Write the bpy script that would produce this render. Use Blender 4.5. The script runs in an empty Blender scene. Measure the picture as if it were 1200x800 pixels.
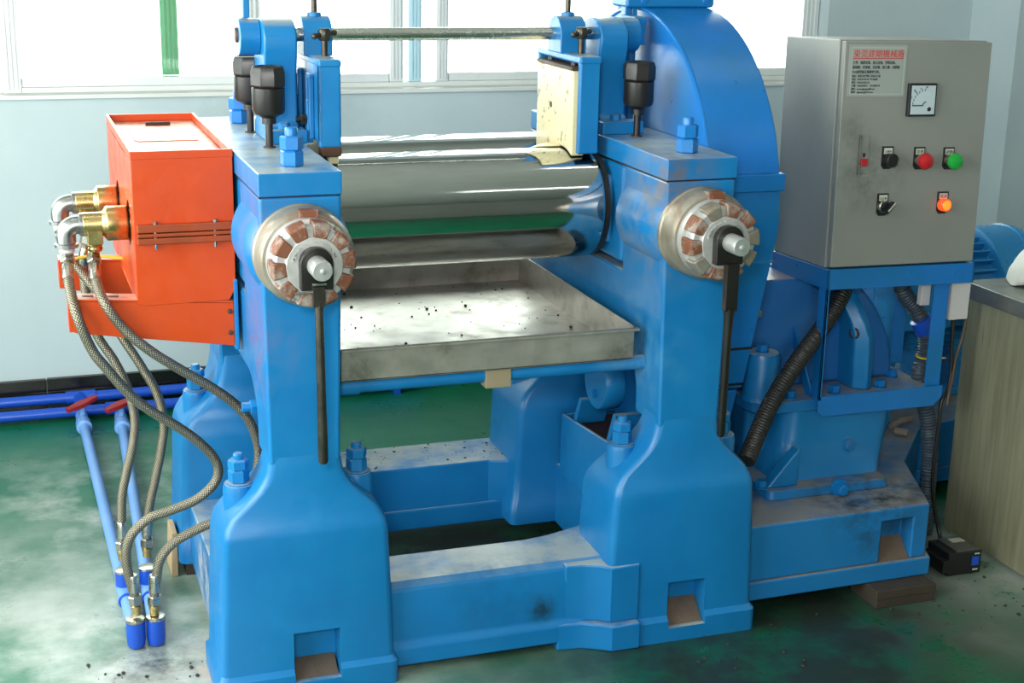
import bpy, bmesh, math, random
from math import pi, sin, cos, radians as R
from mathutils import Vector, Matrix
random.seed(7)
SC = bpy.context.scene
COL = SC.collection

# ------------------------------------------------------------------ camera, world, lights, exposure
cam = bpy.data.cameras.new('camera')
cam.sensor_width = 36.0
cam.lens = 52.052
cam.clip_start = 0.05
camo = bpy.data.objects.new('camera', cam)
COL.objects.link(camo)
camo.location = (0, 0, 1.70)
camo.rotation_euler = (R(74.087385), R(-1.15261256), R(-19.19895753))
SC.camera = camo

SKY = 8.0
w = bpy.data.worlds.new('overcast_sky')
SC.world = w
w.use_nodes = True
bg = w.node_tree.nodes['Background']
bg.inputs[0].default_value = (0.93, 1.0, 0.97, 1)
bg.inputs[1].default_value = SKY

def area(name, loc, rot, sx, sy, power, col=(1, 1, 1), portal=False):
    l = bpy.data.lights.new(name, 'AREA')
    l.shape = 'RECTANGLE'; l.size = sx; l.size_y = sy
    l.energy = power; l.color = col
    l.cycles.is_portal = portal
    o = bpy.data.objects.new(name, l); COL.objects.link(o)
    o.location = loc; o.rotation_euler = rot
    return o
area('portal_back', (0.74, 5.40, 1.85), (R(-90), 0, 0), 4.8, 1.5, 1, portal=True)
area('portal_left', (-1.78, 2.3, 1.7), (0, R(-90), 0), 1.9, 3.8, 1, portal=True)
area('portal_front', (-0.8, -3.02, 1.7), (R(90), 0, 0), 1.6, 1.8, 1, portal=True)
# the camera's flash
fl = bpy.data.lights.new('camera_flash', 'AREA')
fl.shape = 'RECTANGLE'; fl.size = 0.30; fl.size_y = 0.20; fl.spread = R(95); fl.energy = 9; fl.color = (1, 0.98, 0.95)
flo = bpy.data.objects.new('camera_flash', fl); COL.objects.link(flo)
flo.location = (-0.25, -0.1, 2.05)
flo.rotation_euler = (Vector((0.9, 3.2, 1.05)) - flo.location).to_track_quat('-Z', 'Y').to_euler()

vs = SC.view_settings
vs.view_transform = 'Standard'; vs.look = 'None'; vs.gamma = 1.0; vs.use_curve_mapping = False
vs.exposure = 0.30
SC.display_settings.display_device = 'sRGB'
try:
    SC.cycles.max_bounces = 8; SC.cycles.caustics_reflective = False; SC.cycles.caustics_refractive = False
    SC.cycles.sample_clamp_indirect = 6.0
except Exception:
    pass

# ------------------------------------------------------------------ materials
def s2l(c):
    return c / 12.92 if c <= 0.04045 else ((c + 0.055) / 1.055) ** 2.4
def rgb(r, g, b):
    return (s2l(r / 255), s2l(g / 255), s2l(b / 255), 1)
MATS = {}
class NT:
    def __init__(s, name):
        s.m = bpy.data.materials.new(name); s.m.use_nodes = True
        s.t = s.m.node_tree; s.b = s.t.nodes['Principled BSDF']
        s.tc = s.t.nodes.new('ShaderNodeTexCoord')
        MATS[name] = s.m
    def n(s, ty, **kw):
        x = s.t.nodes.new(ty)
        for k, v in kw.items():
            if k.startswith('i_'):
                x.inputs[k[2:]].default_value = v
            else:
                setattr(x, k, v)
        return x
    def l(s, a, b): s.t.links.new(a, b)
    def noise(s, scale, detail=4, rough=0.6, scl=None, dist=0.0):
        x = s.n('ShaderNodeTexNoise'); x.inputs['Scale'].default_value = scale
        x.inputs['Detail'].default_value = detail; x.inputs['Roughness'].default_value = rough
        x.inputs['Distortion'].default_value = dist
        geo = s.n('ShaderNodeNewGeometry')
        src = geo.outputs['Position']
        if scl:
            mp = s.n('ShaderNodeMapping'); mp.inputs['Scale'].default_value = scl
            s.l(src, mp.inputs[0]); src = mp.outputs[0]
        s.l(src, x.inputs['Vector'])
        return x.outputs['Fac']
    def ramp(s, fac, a, b, lo=0.0, hi=1.0):
        x = s.n('ShaderNodeMapRange'); x.inputs['From Min'].default_value = a; x.inputs['From Max'].default_value = b
        x.inputs['To Min'].default_value = lo; x.inputs['To Max'].default_value = hi; x.clamp = True
        s.l(fac, x.inputs['Value']); return x.outputs[0]
    def mix(s, fac, a, b):
        x = s.n('ShaderNodeMix'); x.data_type = 'RGBA'
        if isinstance(fac, float): x.inputs[0].default_value = fac
        else: s.l(fac, x.inputs[0])
        for v, i in ((a, 6), (b, 7)):
            if isinstance(v, tuple): x.inputs[i].default_value = v
            else: s.l(v, x.inputs[i])
        return x.outputs[2]
    def math(s, op, a, b=0.0):
        x = s.n('ShaderNodeMath'); x.operation = op
        for v, i in ((a, 0), (b, 1)):
            if isinstance(v, (int, float)): x.inputs[i].default_value = v
            else: s.l(v, x.inputs[i])
        return x.outputs[0]
    def bump(s, h, strength=0.2, dist=0.002):
        x = s.n('ShaderNodeBump'); x.inputs['Strength'].default_value = strength; x.inputs['Distance'].default_value = dist
        s.l(h, x.inputs['Height']); s.l(x.outputs[0], s.b.inputs['Normal'])
    def up(s):
        g = s.n('ShaderNodeNewGeometry'); sp = s.n('ShaderNodeSeparateXYZ'); s.l(g.outputs['Normal'], sp.inputs[0]); return sp.outputs[2]
    def pos(s):
        g = s.n('ShaderNodeNewGeometry'); sp = s.n('ShaderNodeSeparateXYZ'); s.l(g.outputs['Position'], sp.inputs[0]); return sp.outputs
    def ball(s, c, r0, r1):
        g = s.n('ShaderNodeNewGeometry'); d = s.n('ShaderNodeVectorMath'); d.operation = 'DISTANCE'
        s.l(g.outputs['Position'], d.inputs[0]); d.inputs[1].default_value = c
        return s.ramp(d.outputs['Value'], r0, r1, 1.0, 0.0)
    def set(s, col=None, rough=None, metal=None, spec=None, coat=None):
        b = s.b
        if col is not None:
            if isinstance(col, tuple): b.inputs['Base Color'].default_value = col
            else: s.l(col, b.inputs['Base Color'])
        if rough is not None:
            if isinstance(rough, float): b.inputs['Roughness'].default_value = rough
            else: s.l(rough, b.inputs['Roughness'])
        if metal is not None: b.inputs['Metallic'].default_value = metal
        if spec is not None: b.inputs['Specular IOR Level'].default_value = spec
        if coat is not None:
            b.inputs['Coat Weight'].default_value = coat; b.inputs['Coat Roughness'].default_value = 0.15

def paint(name, col, col2, rough=0.3, patch=0.5, sthr=0.68, dust_sheen=0.0, dust_sheen_col=rgb(120, 112, 100), bump=0.15, scratch=0.0, spec=0.5, spots=None, under=rgb(84, 66, 52)):
    s = NT(name)
    c = s.mix(s.ramp(s.noise(4.0, 3), 0.35, 0.7), col, col2)
    c = s.mix(s.ramp(s.noise(38.0, 6, 0.7), 0.66, 0.72, 0.0, patch), c, col2)
    if dust_sheen:  # tint of upward faces: dust, on some paints also painted-in window sheen
        f = s.math('MULTIPLY', s.ramp(s.up(), 0.75, 0.97), s.ramp(s.noise(7.0, 6, 0.65), 0.62 - 0.30 * dust_sheen, 0.80 - 0.22 * dust_sheen, 0.0, min(dust_sheen, 0.92)))
        c = s.mix(f, c, dust_sheen_col)
    if scratch:
        n = s.ramp(s.noise(24.0, 8, 0.75), sthr, sthr + 0.03, 0.0, scratch)
        c = s.mix(n, c, under)
    if spots:
        for (ctr, r0, r1, scol, amt) in spots:
            f = s.math('MULTIPLY', s.ball(ctr, r0, r1), s.ramp(s.noise(16.0, 6, 0.7), 0.40, 0.62, 0.0, amt))
            c = s.mix(f, c, scol)
    s.set(c, s.ramp(s.noise(20.0, 3), 0.3, 0.7, rough - 0.06, rough + 0.08) if patch else rough, 0.0, spec)
    if bump: s.bump(s.noise(60.0, 3), bump, 0.002)
    return s.m

BLUE = rgb(15, 109, 170); BLUE2 = rgb(22, 122, 182)
paint('blue_paint', BLUE, BLUE2, 0.36, dust_sheen=0.95, dust_sheen_col=rgb(172, 180, 176), bump=0.14, scratch=0.45, sthr=0.69, under=rgb(92, 92, 96),  # pale tops: dust that also paints in the window's sheen
      spots=[((1.43, 3.10, 1.03), 0.03, 0.20, rgb(120, 118, 112), 0.9), ((1.43, 3.12, 0.72), 0.02, 0.16, rgb(96, 150, 186), 0.8),
             ((1.436, 3.02, 1.17), 0.02, 0.14, rgb(110, 92, 80), 0.8),
             ((0.50, 3.10, 0.80), 0.03, 0.16, rgb(110, 88, 128), 0.8), ((0.515, 3.05, 1.06), 0.02, 0.12, rgb(104, 100, 140), 0.7),
             ((1.16, 3.03, 0.11), 0.01, 0.05, rgb(24, 50, 66), 1.0), ((1.04, 3.02, 0.17), 0.02, 0.16, rgb(20, 92, 140), 0.8),
             ((0.46, 3.4, 0.12), 0.05, 0.2, rgb(205, 205, 200), 0.9)])
paint('blue_dusty', rgb(22, 112, 176), rgb(32, 118, 176), 0.40, dust_sheen=1.15, scratch=0.2, dust_sheen_col=rgb(150, 144, 136),
      spots=[((2.10, 3.12, 0.25), 0.05, 0.20, rgb(30, 44, 52), 0.95), ((2.3, 3.15, 0.25), 0.03, 0.14, rgb(40, 62, 70), 0.9)])
paint('blue_case', rgb(30, 100, 168), rgb(44, 104, 164), 0.42, dust_sheen=1.0, dust_sheen_col=rgb(120, 110, 116))
paint('blue_sheet', BLUE, rgb(24, 116, 200), 0.33, bump=0.05)
paint('blue_motor', rgb(40, 138, 200), rgb(46, 146, 206), 0.3, bump=0.08)
paint('orange_paint', rgb(206, 70, 10), rgb(192, 60, 8), 0.38, bump=0.12, dust_sheen=0.9, dust_sheen_col=rgb(226, 190, 160), scratch=0.5, under=rgb(170, 46, 10))  # cream tint on top faces paints in the window reflection
paint('orange_dirty', rgb(168, 66, 20), rgb(132, 54, 22), 0.4, bump=0.2)
paint('grey_enamel', rgb(142, 142, 136), rgb(136, 137, 132), 0.45, bump=0.06,
      spots=[((2.12, 3.25, 1.09), 0.03, 0.13, rgb(96, 96, 94), 0.7), ((2.05, 3.25, 1.20), 0.02, 0.08, rgb(100, 100, 98), 0.6)])
paint('black_iron', rgb(22, 20, 18), rgb(32, 28, 24), 0.36, bump=0.1, scratch=0.3, under=rgb(90, 78, 62))
paint('black_plastic', rgb(22, 22, 24), rgb(28, 28, 30), 0.4, bump=0.0)
paint('black_rubber', rgb(34, 32, 31), rgb(44, 41, 38), 0.5, bump=0.1, dust_sheen=0.3)
paint('grey_conduit', rgb(60, 74, 88), rgb(52, 62, 72), 0.45, bump=0.05)
paint('blue_pipe', rgb(24, 76, 184), rgb(28, 82, 190), 0.28, patch=0.0, bump=0.0)
paint('pale_blue_pipe', rgb(124, 168, 228), rgb(112, 160, 224), 0.25, patch=0.0, bump=0.0)
paint('handle_red', rgb(150, 24, 28), rgb(136, 20, 26), 0.4, bump=0.02)
paint('red_plastic', rgb(190, 28, 36), rgb(176, 24, 32), 0.35, bump=0.02)
paint('green_plastic', rgb(30, 168, 62), rgb(26, 160, 56), 0.3, bump=0.0)
paint('white_plastic', rgb(214, 208, 208), rgb(206, 200, 202), 0.4, bump=0.02)
paint('pale_print', rgb(206, 206, 190), rgb(200, 200, 186), 0.4, bump=0.0)
paint('sticker', rgb(158, 164, 158), rgb(154, 160, 154), 0.35, bump=0.0)
paint('dial_white', rgb(196, 206, 212), rgb(190, 202, 208), 0.2, bump=0.0)
paint('red_ink', rgb(206, 60, 56), rgb(200, 52, 50), 0.5, bump=0.0)
paint('dark_ink', rgb(58, 62, 62), rgb(52, 56, 56), 0.5, bump=0.0)
paint('pale_ink', rgb(182, 188, 182), rgb(180, 186, 180), 0.5, bump=0.0)
paint('cream_nylon', rgb(226, 208, 160), rgb(236, 222, 180), 0.35, bump=0.1, scratch=0.8, sthr=0.565, under=rgb(112, 92, 62))
paint('white_cloth', rgb(226, 226, 218), rgb(216, 216, 208), 0.8, bump=0.2)
paint('wood_dark', rgb(52, 44, 36), rgb(66, 56, 46), 0.7, bump=0.3)
paint('wood_pale', rgb(196, 168, 128), rgb(180, 150, 112), 0.7, bump=0.3)
paint('cable_brown', rgb(80, 64, 52), rgb(70, 56, 46), 0.5, bump=0.0)
paint('yellow_cord', rgb(224, 190, 60), rgb(216, 180, 50), 0.5, bump=0.0)
paint('wall_paint', rgb(194, 207, 209), rgb(188, 202, 205), 0.55, bump=0.03,
      spots=[((0.9, 5.2, 0.95), 0.1, 0.5, rgb(170, 180, 180), 0.35)])
paint('white_trim', rgb(228, 228, 222), rgb(220, 220, 214), 0.5, bump=0.05)
paint('ceiling_paint', rgb(170, 170, 164), rgb(164, 164, 158), 0.8, bump=0.02)
paint('front_wall_paint', rgb(132, 134, 126), rgb(124, 126, 120), 0.7, bump=0.02)
paint('crumb', rgb(40, 38, 36), rgb(58, 54, 50), 0.7, bump=0.0)
paint('crumb_pale', rgb(120, 112, 104), rgb(140, 130, 120), 0.7, bump=0.0)
paint('dust_pile', rgb(108, 90, 76), rgb(78, 68, 60), 0.9, patch=0.9, bump=0.9)
paint('tan_paint', rgb(150, 136, 110), rgb(138, 124, 100), 0.6, bump=0.2)
paint('dark_rust', rgb(60, 42, 32), rgb(84, 54, 36), 0.6, bump=0.3)
paint('grey_concrete', rgb(146, 146, 134), rgb(120, 120, 110), 0.8, bump=0.4)

def metal(name, col, col2, rough, scale=12.0, scl=None, amt=(0.35, 0.7), bump=0.05, dirt=None, metallic=1.0):
    s = NT(name)
    c = s.mix(s.ramp(s.noise(scale, 6, 0.65, scl), amt[0], amt[1]), col, col2)
    if dirt:
        c = s.mix(s.ramp(s.noise(9.0, 7, 0.7), dirt[1], dirt[1] + 0.14, 0.0, dirt[2]), c, dirt[0])
    s.set(c, s.ramp(s.noise(scale * 1.7, 5, 0.6, scl), 0.3, 0.7, rough * 0.75, rough * 1.3), metallic)
    if bump: s.bump(s.noise(scale * 4, 3, 0.6, scl), bump, 0.001)
    return s.m
metal('chrome', (0.62, 0.63, 0.62, 1), (0.54, 0.54, 0.52, 1), 0.07, 30.0, (0.12, 1, 1), bump=0.0)
metal('bright_steel', (0.50, 0.48, 0.42, 1), (0.36, 0.34, 0.29, 1), 0.28, 20.0)
metal('sheet_steel', (0.44, 0.41, 0.37, 1), (0.30, 0.275, 0.23, 1), 0.40, 9.0, dirt=((0.12, 0.11, 0.09, 1), 0.56, 0.6), metallic=0.6)
metal('table_steel', (0.37, 0.35, 0.23, 1), (0.25, 0.235, 0.15, 1), 0.36, 10.0, (6, 6, 0.35), bump=0.03, metallic=0.35)
metal('table_top_steel', (0.36, 0.37, 0.34, 1), (0.20, 0.20, 0.19, 1), 0.38, 8.0, metallic=0.85)
metal('galvanised', (0.40, 0.40, 0.39, 1), (0.28, 0.28, 0.27, 1), 0.35, 25.0)
metal('brass', (0.62, 0.46, 0.20, 1), (0.50, 0.34, 0.14, 1), 0.28, 12.0)
metal('cast_iron', (0.36, 0.33, 0.28, 1), (0.26, 0.22, 0.16, 1), 0.42, 14.0, bump=0.2, dirt=((0.24, 0.13, 0.06, 1), 0.50, 0.75), metallic=0.5)
metal('silver_paint', (0.56, 0.55, 0.53, 1), (0.46, 0.45, 0.43, 1), 0.42, 30.0, bump=0.3, metallic=0.45)
metal('rust', (0.19, 0.065, 0.03, 1), (0.34, 0.29, 0.25, 1), 0.55, 26.0, amt=(0.48, 0.62), bump=0.4, metallic=0.15)
metal('pin_steel', (0.62, 0.62, 0.60, 1), (0.50, 0.50, 0.48, 1), 0.35, 20.0, metallic=0.7)
metal('rod_steel', (0.74, 0.73, 0.68, 1), (0.50, 0.48, 0.42, 1), 0.25, 14.0, amt=(0.55, 0.75))
metal('dark_steel', (0.055, 0.05, 0.042, 1), (0.11, 0.095, 0.075, 1), 0.35, 20.0, metallic=0.8)
metal('aluminium', (0.80, 0.82, 0.80, 1), (0.72, 0.75, 0.73, 1), 0.4, 10.0, (1, 1, 0.1), metallic=0.15)
metal('green_frame', rgb(176, 240, 192), rgb(150, 230, 174), 0.4, 10.0, (6, 1, 0.1), metallic=0.0)
metal('blue_frame', rgb(196, 226, 234), rgb(182, 216, 228), 0.4, 10.0, (6, 1, 0.1), metallic=0.1)

def braid(name, c1, c2):
    s = NT(name)
    uv = s.n('ShaderNodeUVMap'); sp = s.n('ShaderNodeSeparateXYZ'); s.l(uv.outputs[0], sp.inputs[0])
    a = s.math('ADD', s.math('MULTIPLY', sp.outputs[0], 2 * pi * 10), s.math('MULTIPLY', sp.outputs[1], 900.0))
    b = s.math('SUBTRACT', s.math('MULTIPLY', sp.outputs[0], 2 * pi * 10), s.math('MULTIPLY', sp.outputs[1], 900.0))
    h = s.math('ADD', s.math('MULTIPLY', s.math('SINE', a), 0.5), s.math('MULTIPLY', s.math('SINE', b), 0.5))
    c = s.mix(s.ramp(h, -0.7, 0.5), c2, c1)
    s.set(c, 0.38, 0.75)
    s.bump(h, 0.6, 0.0012)
    return s.m
braid('steel_braid', (0.34, 0.30, 0.22, 1), (0.09, 0.075, 0.055, 1))

def emit(name, col, strength):
    s = NT(name); s.set(col, 0.3)
    s.b.inputs['Emission Color'].default_value = col; s.b.inputs['Emission Strength'].default_value = strength
emit('lit_lamp', (1.0, 0.08, 0.012, 1), 0.8)
emit('lit_lamp_core', (1.0, 0.22, 0.02, 1), 1.0)
emit('fill_tube_glow', (0.95, 1.0, 0.98, 1), 12.0)

s = NT('glass')
tr = s.n('ShaderNodeBsdfTransparent'); tr.inputs[0].default_value = (0.94, 0.97, 0.95, 1)
gl = s.n('ShaderNodeBsdfGlossy'); gl.inputs['Roughness'].default_value = 0.02
fr = s.n('ShaderNodeFresnel'); fr.inputs[0].default_value = 1.45
mx = s.n('ShaderNodeMixShader'); s.l(fr.outputs[0], mx.inputs[0]); s.l(tr.outputs[0], mx.inputs[1]); s.l(gl.outputs[0], mx.inputs[2])
s.l(mx.outputs[0], s.t.nodes['Material Output'].inputs[0])

# floor: worn green epoxy over concrete
s = NT('floor_paint')
g = s.mix(s.ramp(s.noise(2.2, 5), 0.3, 0.7), rgb(8, 94, 66), rgb(16, 110, 76))
worn = s.math('MULTIPLY', s.ball((0.15, 3.2, 0), 0.25, 1.25), s.ramp(s.noise(2.6, 7, 0.62), 0.34, 0.58))
worn2 = s.math('MULTIPLY', s.ball((0.28, 4.2, 0), 0.05, 0.75), s.ramp(s.noise(4.0, 7, 0.65), 0.42, 0.66))
worn3 = s.math('MULTIPLY', s.ball((2.22, 2.85, 0), 0.05, 0.30), s.ramp(s.noise(5.0, 7, 0.65), 0.38, 0.62, 0.0, 0.7))
worn4 = s.math('MULTIPLY', s.ball((2.5, 3.15, 0), 0.15, 0.50), s.ramp(s.noise(5.0, 7, 0.65), 0.30, 0.56, 0.0, 0.9))
scr = s.ramp(s.noise(16.0, 8, 0.75, (1, 0.35, 1)), 0.64, 0.72, 0.0, 0.35)
wm = s.math('MAXIMUM', s.math('MAXIMUM', worn, worn2), s.math('MAXIMUM', s.math('MAXIMUM', worn3, worn4), scr))
c = s.mix(wm, g, s.mix(s.ramp(s.noise(9.0, 6), 0.3, 0.7), rgb(198, 202, 194), rgb(166, 172, 162)))
gr1 = s.math('MULTIPLY', s.ball((1.75, 2.90, 0), 0.35, 0.95), s.ramp(s.noise(5.0, 7, 0.7), 0.26, 0.54, 0.0, 0.92))  # front-right grime, spread and deepened to paint in the shade there too
gr2 = s.math('MULTIPLY', s.ball((0.27, 3.22, 0), 0.03, 0.20), s.ramp(s.noise(12.0, 6, 0.7), 0.38, 0.60, 0.0, 0.8))
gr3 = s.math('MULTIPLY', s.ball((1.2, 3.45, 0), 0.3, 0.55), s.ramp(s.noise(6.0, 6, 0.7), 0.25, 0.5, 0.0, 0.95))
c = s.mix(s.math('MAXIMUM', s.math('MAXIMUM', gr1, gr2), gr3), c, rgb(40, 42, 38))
rs = s.math('MULTIPLY', s.ball((0.42, 3.14, 0), 0.02, 0.18), s.ramp(s.noise(8.0, 5, 0.6), 0.35, 0.65, 0.0, 0.6))
c = s.mix(rs, c, rgb(196, 142, 104))
s.set(c, s.ramp(s.noise(5.0, 5), 0.3, 0.7, 0.24, 0.42), 0.0, 0.5)
s.bump(s.noise(30.0, 4), 0.06, 0.002)

s = NT('black_tile')
c = s.mix(s.ramp(s.noise(5.0, 6, 0.7, (0.4, 1, 16)), 0.58, 0.66), rgb(20, 19, 18), rgb(66, 60, 52))
s.set(c, 0.22)

# ------------------------------------------------------------------ mesh building
class MB:
    def __init__(s): s.v = []; s.f = []; s.uv = {}
    def add(s, vs, fs):
        o = len(s.v); s.v += [tuple(v) for v in vs]; s.f += [tuple(i + o for i in f) for f in fs]; return s
    def box(s, x0, x1, y0, y1, z0, z1):
        return s.add([(x0, y0, z0), (x1, y0, z0), (x1, y1, z0), (x0, y1, z0), (x0, y0, z1), (x1, y0, z1), (x1, y1, z1), (x0, y1, z1)],
                     [(3, 2, 1, 0), (4, 5, 6, 7), (0, 1, 5, 4), (1, 2, 6, 5), (2, 3, 7, 6), (3, 0, 4, 7)])
    def loft(s, loops, cap=True):
        n = len(loops[0]); vs = [p for l in loops for p in l]; fs = []
        for k in range(len(loops) - 1):
            for i in range(n):
                j = (i + 1) % n
                fs.append((k * n + i, k * n + j, (k + 1) * n + j, (k + 1) * n + i))
        if cap:
            fs.append(tuple(range(n))[::-1]); fs.append(tuple((len(loops) - 1) * n + i for i in range(n)))
        return s.add(vs, fs)
    def lathe(s, prof, p0, axis, n=24, a0=0.0):
        ax = Vector(axis).normalized(); t = Vector((0, 0, 1)) if abs(ax.z) < 0.9 else Vector((1, 0, 0))
        u = ax.cross(t).normalized(); v = ax.cross(u)
        p0 = Vector(p0)
        loops = [[p0 + ax * h + (u * cos(a0 + 2 * pi * i / n) + v * sin(a0 + 2 * pi * i / n)) * max(r, 1e-4) for i in range(n)] for r, h in prof]
        return s.loft(loops)
    def cyl(s, p0, p1, r, n=20, r2=None, a0=0.0):
        d = Vector(p1) - Vector(p0)
        return s.lathe([(r, 0), (r if r2 is None else r2, d.length)], p0, d, n, a0)
    def hexnut(s, c, axis, r, h, a0=0.3):
        return s.lathe([(r * 0.88, 0), (r, h * 0.1), (r, h * 0.9), (r * 0.86, h)], c, axis, 6, a0)
    def prism(s, poly, axis, a0, a1):
        def mk(p, a):
            return (a, p[0], p[1]) if axis == 'x' else ((p[0], a, p[1]) if axis == 'y' else (p[0], p[1], a))
        return s.loft([[mk(p, a0) for p in poly], [mk(p, a1) for p in poly]])
    def tube(s, pts, r, n=10, rf=None, cap=True):
        pts = [Vector(p) for p in pts]; o = len(s.v); L = 0
        T = [(pts[min(i + 1, len(pts) - 1)] - pts[max(i - 1, 0)]).normalized() for i in range(len(pts))]
        u = T[0].orthogonal().normalized(); loops = []; lens = []
        for i, p in enumerate(pts):
            if i: L += (p - pts[i - 1]).length
            u = (u - T[i] * u.dot(T[i])).normalized(); v = T[i].cross(u)
            rr = rf(L, i) if rf else r
            loops.append([p + (u * cos(2 * pi * k / n) + v * sin(2 * pi * k / n)) * rr for k in range(n)]); lens.append(L)
        f0 = len(s.f)
        s.loft(loops, cap)
        for k in range(len(pts) - 1):
            for i in range(n):
                s.uv[f0 + k * n + i] = [(i / n, lens[k]), ((i + 1) / n, lens[k]), ((i + 1) / n, lens[k + 1]), (i / n, lens[k + 1])]
        return s
    def ball(s, c, r, sc=(1, 1, 1), n=10):
        prof = []
        vs = []; fs = []
        m = max(4, n // 2)
        for k in range(m + 1):
            a = pi * k / m
            for i in range(n):
                b = 2 * pi * i / n
                vs.append((c[0] + r * sc[0] * max(sin(a), 1e-3) * cos(b), c[1] + r * sc[1] * max(sin(a), 1e-3) * sin(b), c[2] - r * sc[2] * cos(a)))
        for k in range(m):
            for i in range(n):
                j = (i + 1) % n
                fs.append((k * n + i, k * n + j, (k + 1) * n + j, (k + 1) * n + i))
        return s.add(vs, fs)

def catmull(pts, step=0.01):
    P = [Vector(p) for p in pts]; out = []
    for i in range(len(P) - 1):
        a = P[max(i - 1, 0)]; b = P[i]; c = P[i + 1]; d = P[min(i + 2, len(P) - 1)]
        n = max(2, int((c - b).length / step))
        for k in range(n):
            t = k / n
            out.append(0.5 * ((2 * b) + (c - a) * t + (2 * a - 5 * b + 4 * c - d) * t * t + (3 * b - a - 3 * c + d) * t ** 3))
    out.append(P[-1]); return out

def rrect(x0, x1, y0, y1, r, z, n=5):
    out = []
    for cx, cy, a in ((x1 - r, y1 - r, 0), (x0 + r, y1 - r, 90), (x0 + r, y0 + r, 180), (x1 - r, y0 + r, 270)):
        for k in range(n):
            t = R(a + 90 * k / (n - 1)); out.append((cx + r * cos(t), cy + r * sin(t), z))
    return out

def wloc(o):
    v = Vector((0, 0, 0))
    while o is not None:
        v += o.location; o = o.parent
    return v
def fix(me):
    bm = bmesh.new(); bm.from_mesh(me); bmesh.ops.recalc_face_normals(bm, faces=bm.faces); bm.to_mesh(me); bm.free()
def part(name, mb, mat, parent=None, bevel=0.0, sharp=35, seg=2, origin=None):
    org = Vector(origin) if origin is not None else (wloc(parent) if parent else Vector((0, 0, 0)))
    me = bpy.data.meshes.new(name)
    me.from_pydata([tuple(Vector(v) - org) for v in mb.v], [], mb.f)
    if mb.uv:
        ul = me.uv_layers.new(name='UVMap')
        for fi, uvs in mb.uv.items():
            for li, q in zip(me.polygons[fi].loop_indices, uvs): ul.data[li].uv = q
    fix(me)
    me.polygons.foreach_set('use_smooth', [True] * len(me.polygons))
    me.set_sharp_from_angle(angle=R(sharp))
    me.materials.append(MATS[mat])
    o = bpy.data.objects.new(name, me); COL.objects.link(o)
    if parent is not None: o.parent = parent
    else: o.location = org
    if bevel:
        b = o.modifiers.new('bevel', 'BEVEL'); b.width = bevel; b.segments = seg; b.limit_method = 'ANGLE'; b.angle_limit = R(40); b.harden_normals = True
    return o
def thing(name, loc, label, cat, group=None):
    o = bpy.data.objects.new(name, None); COL.objects.link(o); o.location = loc; o.empty_display_size = 0.05
    o['label'] = label; o['category'] = cat
    if group: o['group'] = group
    return o
def tag(o, label, cat, group=None):
    o['label'] = label; o['category'] = cat
    if group: o['group'] = group
    return o
def struct(name, mb, mat, parent=None, bevel=0.0):
    o = part(name, mb, mat, parent, bevel)
    o['kind'] = 'structure'
    return o
def cut(o, cutters, bev_w=0.0):
    """subtract box cutters (world coordinates) from part o and keep the result as its mesh"""
    cme = bpy.data.meshes.new('cutter'); mb = cutters
    org = wloc(o)
    cme.from_pydata([tuple(Vector(v) - org) for v in mb.v], [], mb.f); fix(cme)
    co = bpy.data.objects.new('cutter', cme); COL.objects.link(co)
    bev = [m for m in o.modifiers if m.type == 'BEVEL']
    m = o.modifiers.new('cut', 'BOOLEAN'); m.object = co; m.operation = 'DIFFERENCE'; m.solver = 'EXACT'
    co.parent = o.parent
    bpy.context.view_layer.update()
    dg = bpy.context.evaluated_depsgraph_get()
    nm = bpy.data.meshes.new_from_object(o.evaluated_get(dg), preserve_all_data_layers=True, depsgraph=dg)
    o.modifiers.clear()
    old = o.data; o.data = nm; nm.name = o.name
    bpy.data.objects.remove(co); bpy.data.meshes.remove(cme); bpy.data.meshes.remove(old)
    nm.polygons.foreach_set('use_smooth', [True] * len(nm.polygons)); nm.set_sharp_from_angle(angle=R(35))
    if bev_w:
        b = o.modifiers.new('bevel', 'BEVEL'); b.width = bev_w; b.segments = 2; b.limit_method = 'ANGLE'; b.angle_limit = R(40); b.harden_normals = True
def text(name, body, size, loc, mat, parent, rotz=0.0, squash=1.0):
    c = bpy.data.curves.new('text', 'FONT'); c.body = body; c.size = size; c.extrude = 0.0004; c.resolution_u = 3
    o = bpy.data.objects.new('text', c); COL.objects.link(o)
    dg = bpy.context.evaluated_depsgraph_get()
    me = bpy.data.meshes.new_from_object(o.evaluated_get(dg))
    bpy.data.objects.remove(o); bpy.data.curves.remove(c)
    me.transform(Matrix.Translation(Vector(loc) - wloc(parent)) @ Matrix.Rotation(R(90), 4, 'X') @ Matrix.Diagonal((squash, 1, 1, 1)))
    me.materials.clear(); me.materials.append(MATS[mat])
    p = bpy.data.objects.new(name, me); COL.objects.link(p); p.parent = parent
    return p

# ------------------------------------------------------------------ the room
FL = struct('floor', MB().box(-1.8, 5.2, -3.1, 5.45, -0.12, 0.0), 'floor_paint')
struct('ceiling', MB().box(-1.8, 5.2, -3.1, 5.45, 3.1, 3.2), 'ceiling_paint')
WX0, WX1, WZ0, WZ1 = 0.045, 3.135, 1.105, 2.6
WL = -1.62
wb = MB().box(-1.8, WL, 5.2, 5.45, 0, 3.1).box(WX1, 5.2, 5.2, 5.45, 0, 3.1).box(WL, WX1, 5.2, 5.45, 0, WZ0).box(WL, WX1, 5.2, 5.45, WZ1, 3.1)
struct('wall_back', wb, 'wall_paint')
wl = MB().box(-1.8, -1.7, -3.1, 0.4, 0, 3.1).box(-1.8, -1.7, 4.2, 5.2, 0, 3.1).box(-1.8, -1.7, 0.4, 4.2, 0, 0.75).box(-1.8, -1.7, 0.4, 4.2, 2.65, 3.1)
struct('wall_left', wl, 'wall_paint')
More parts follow.
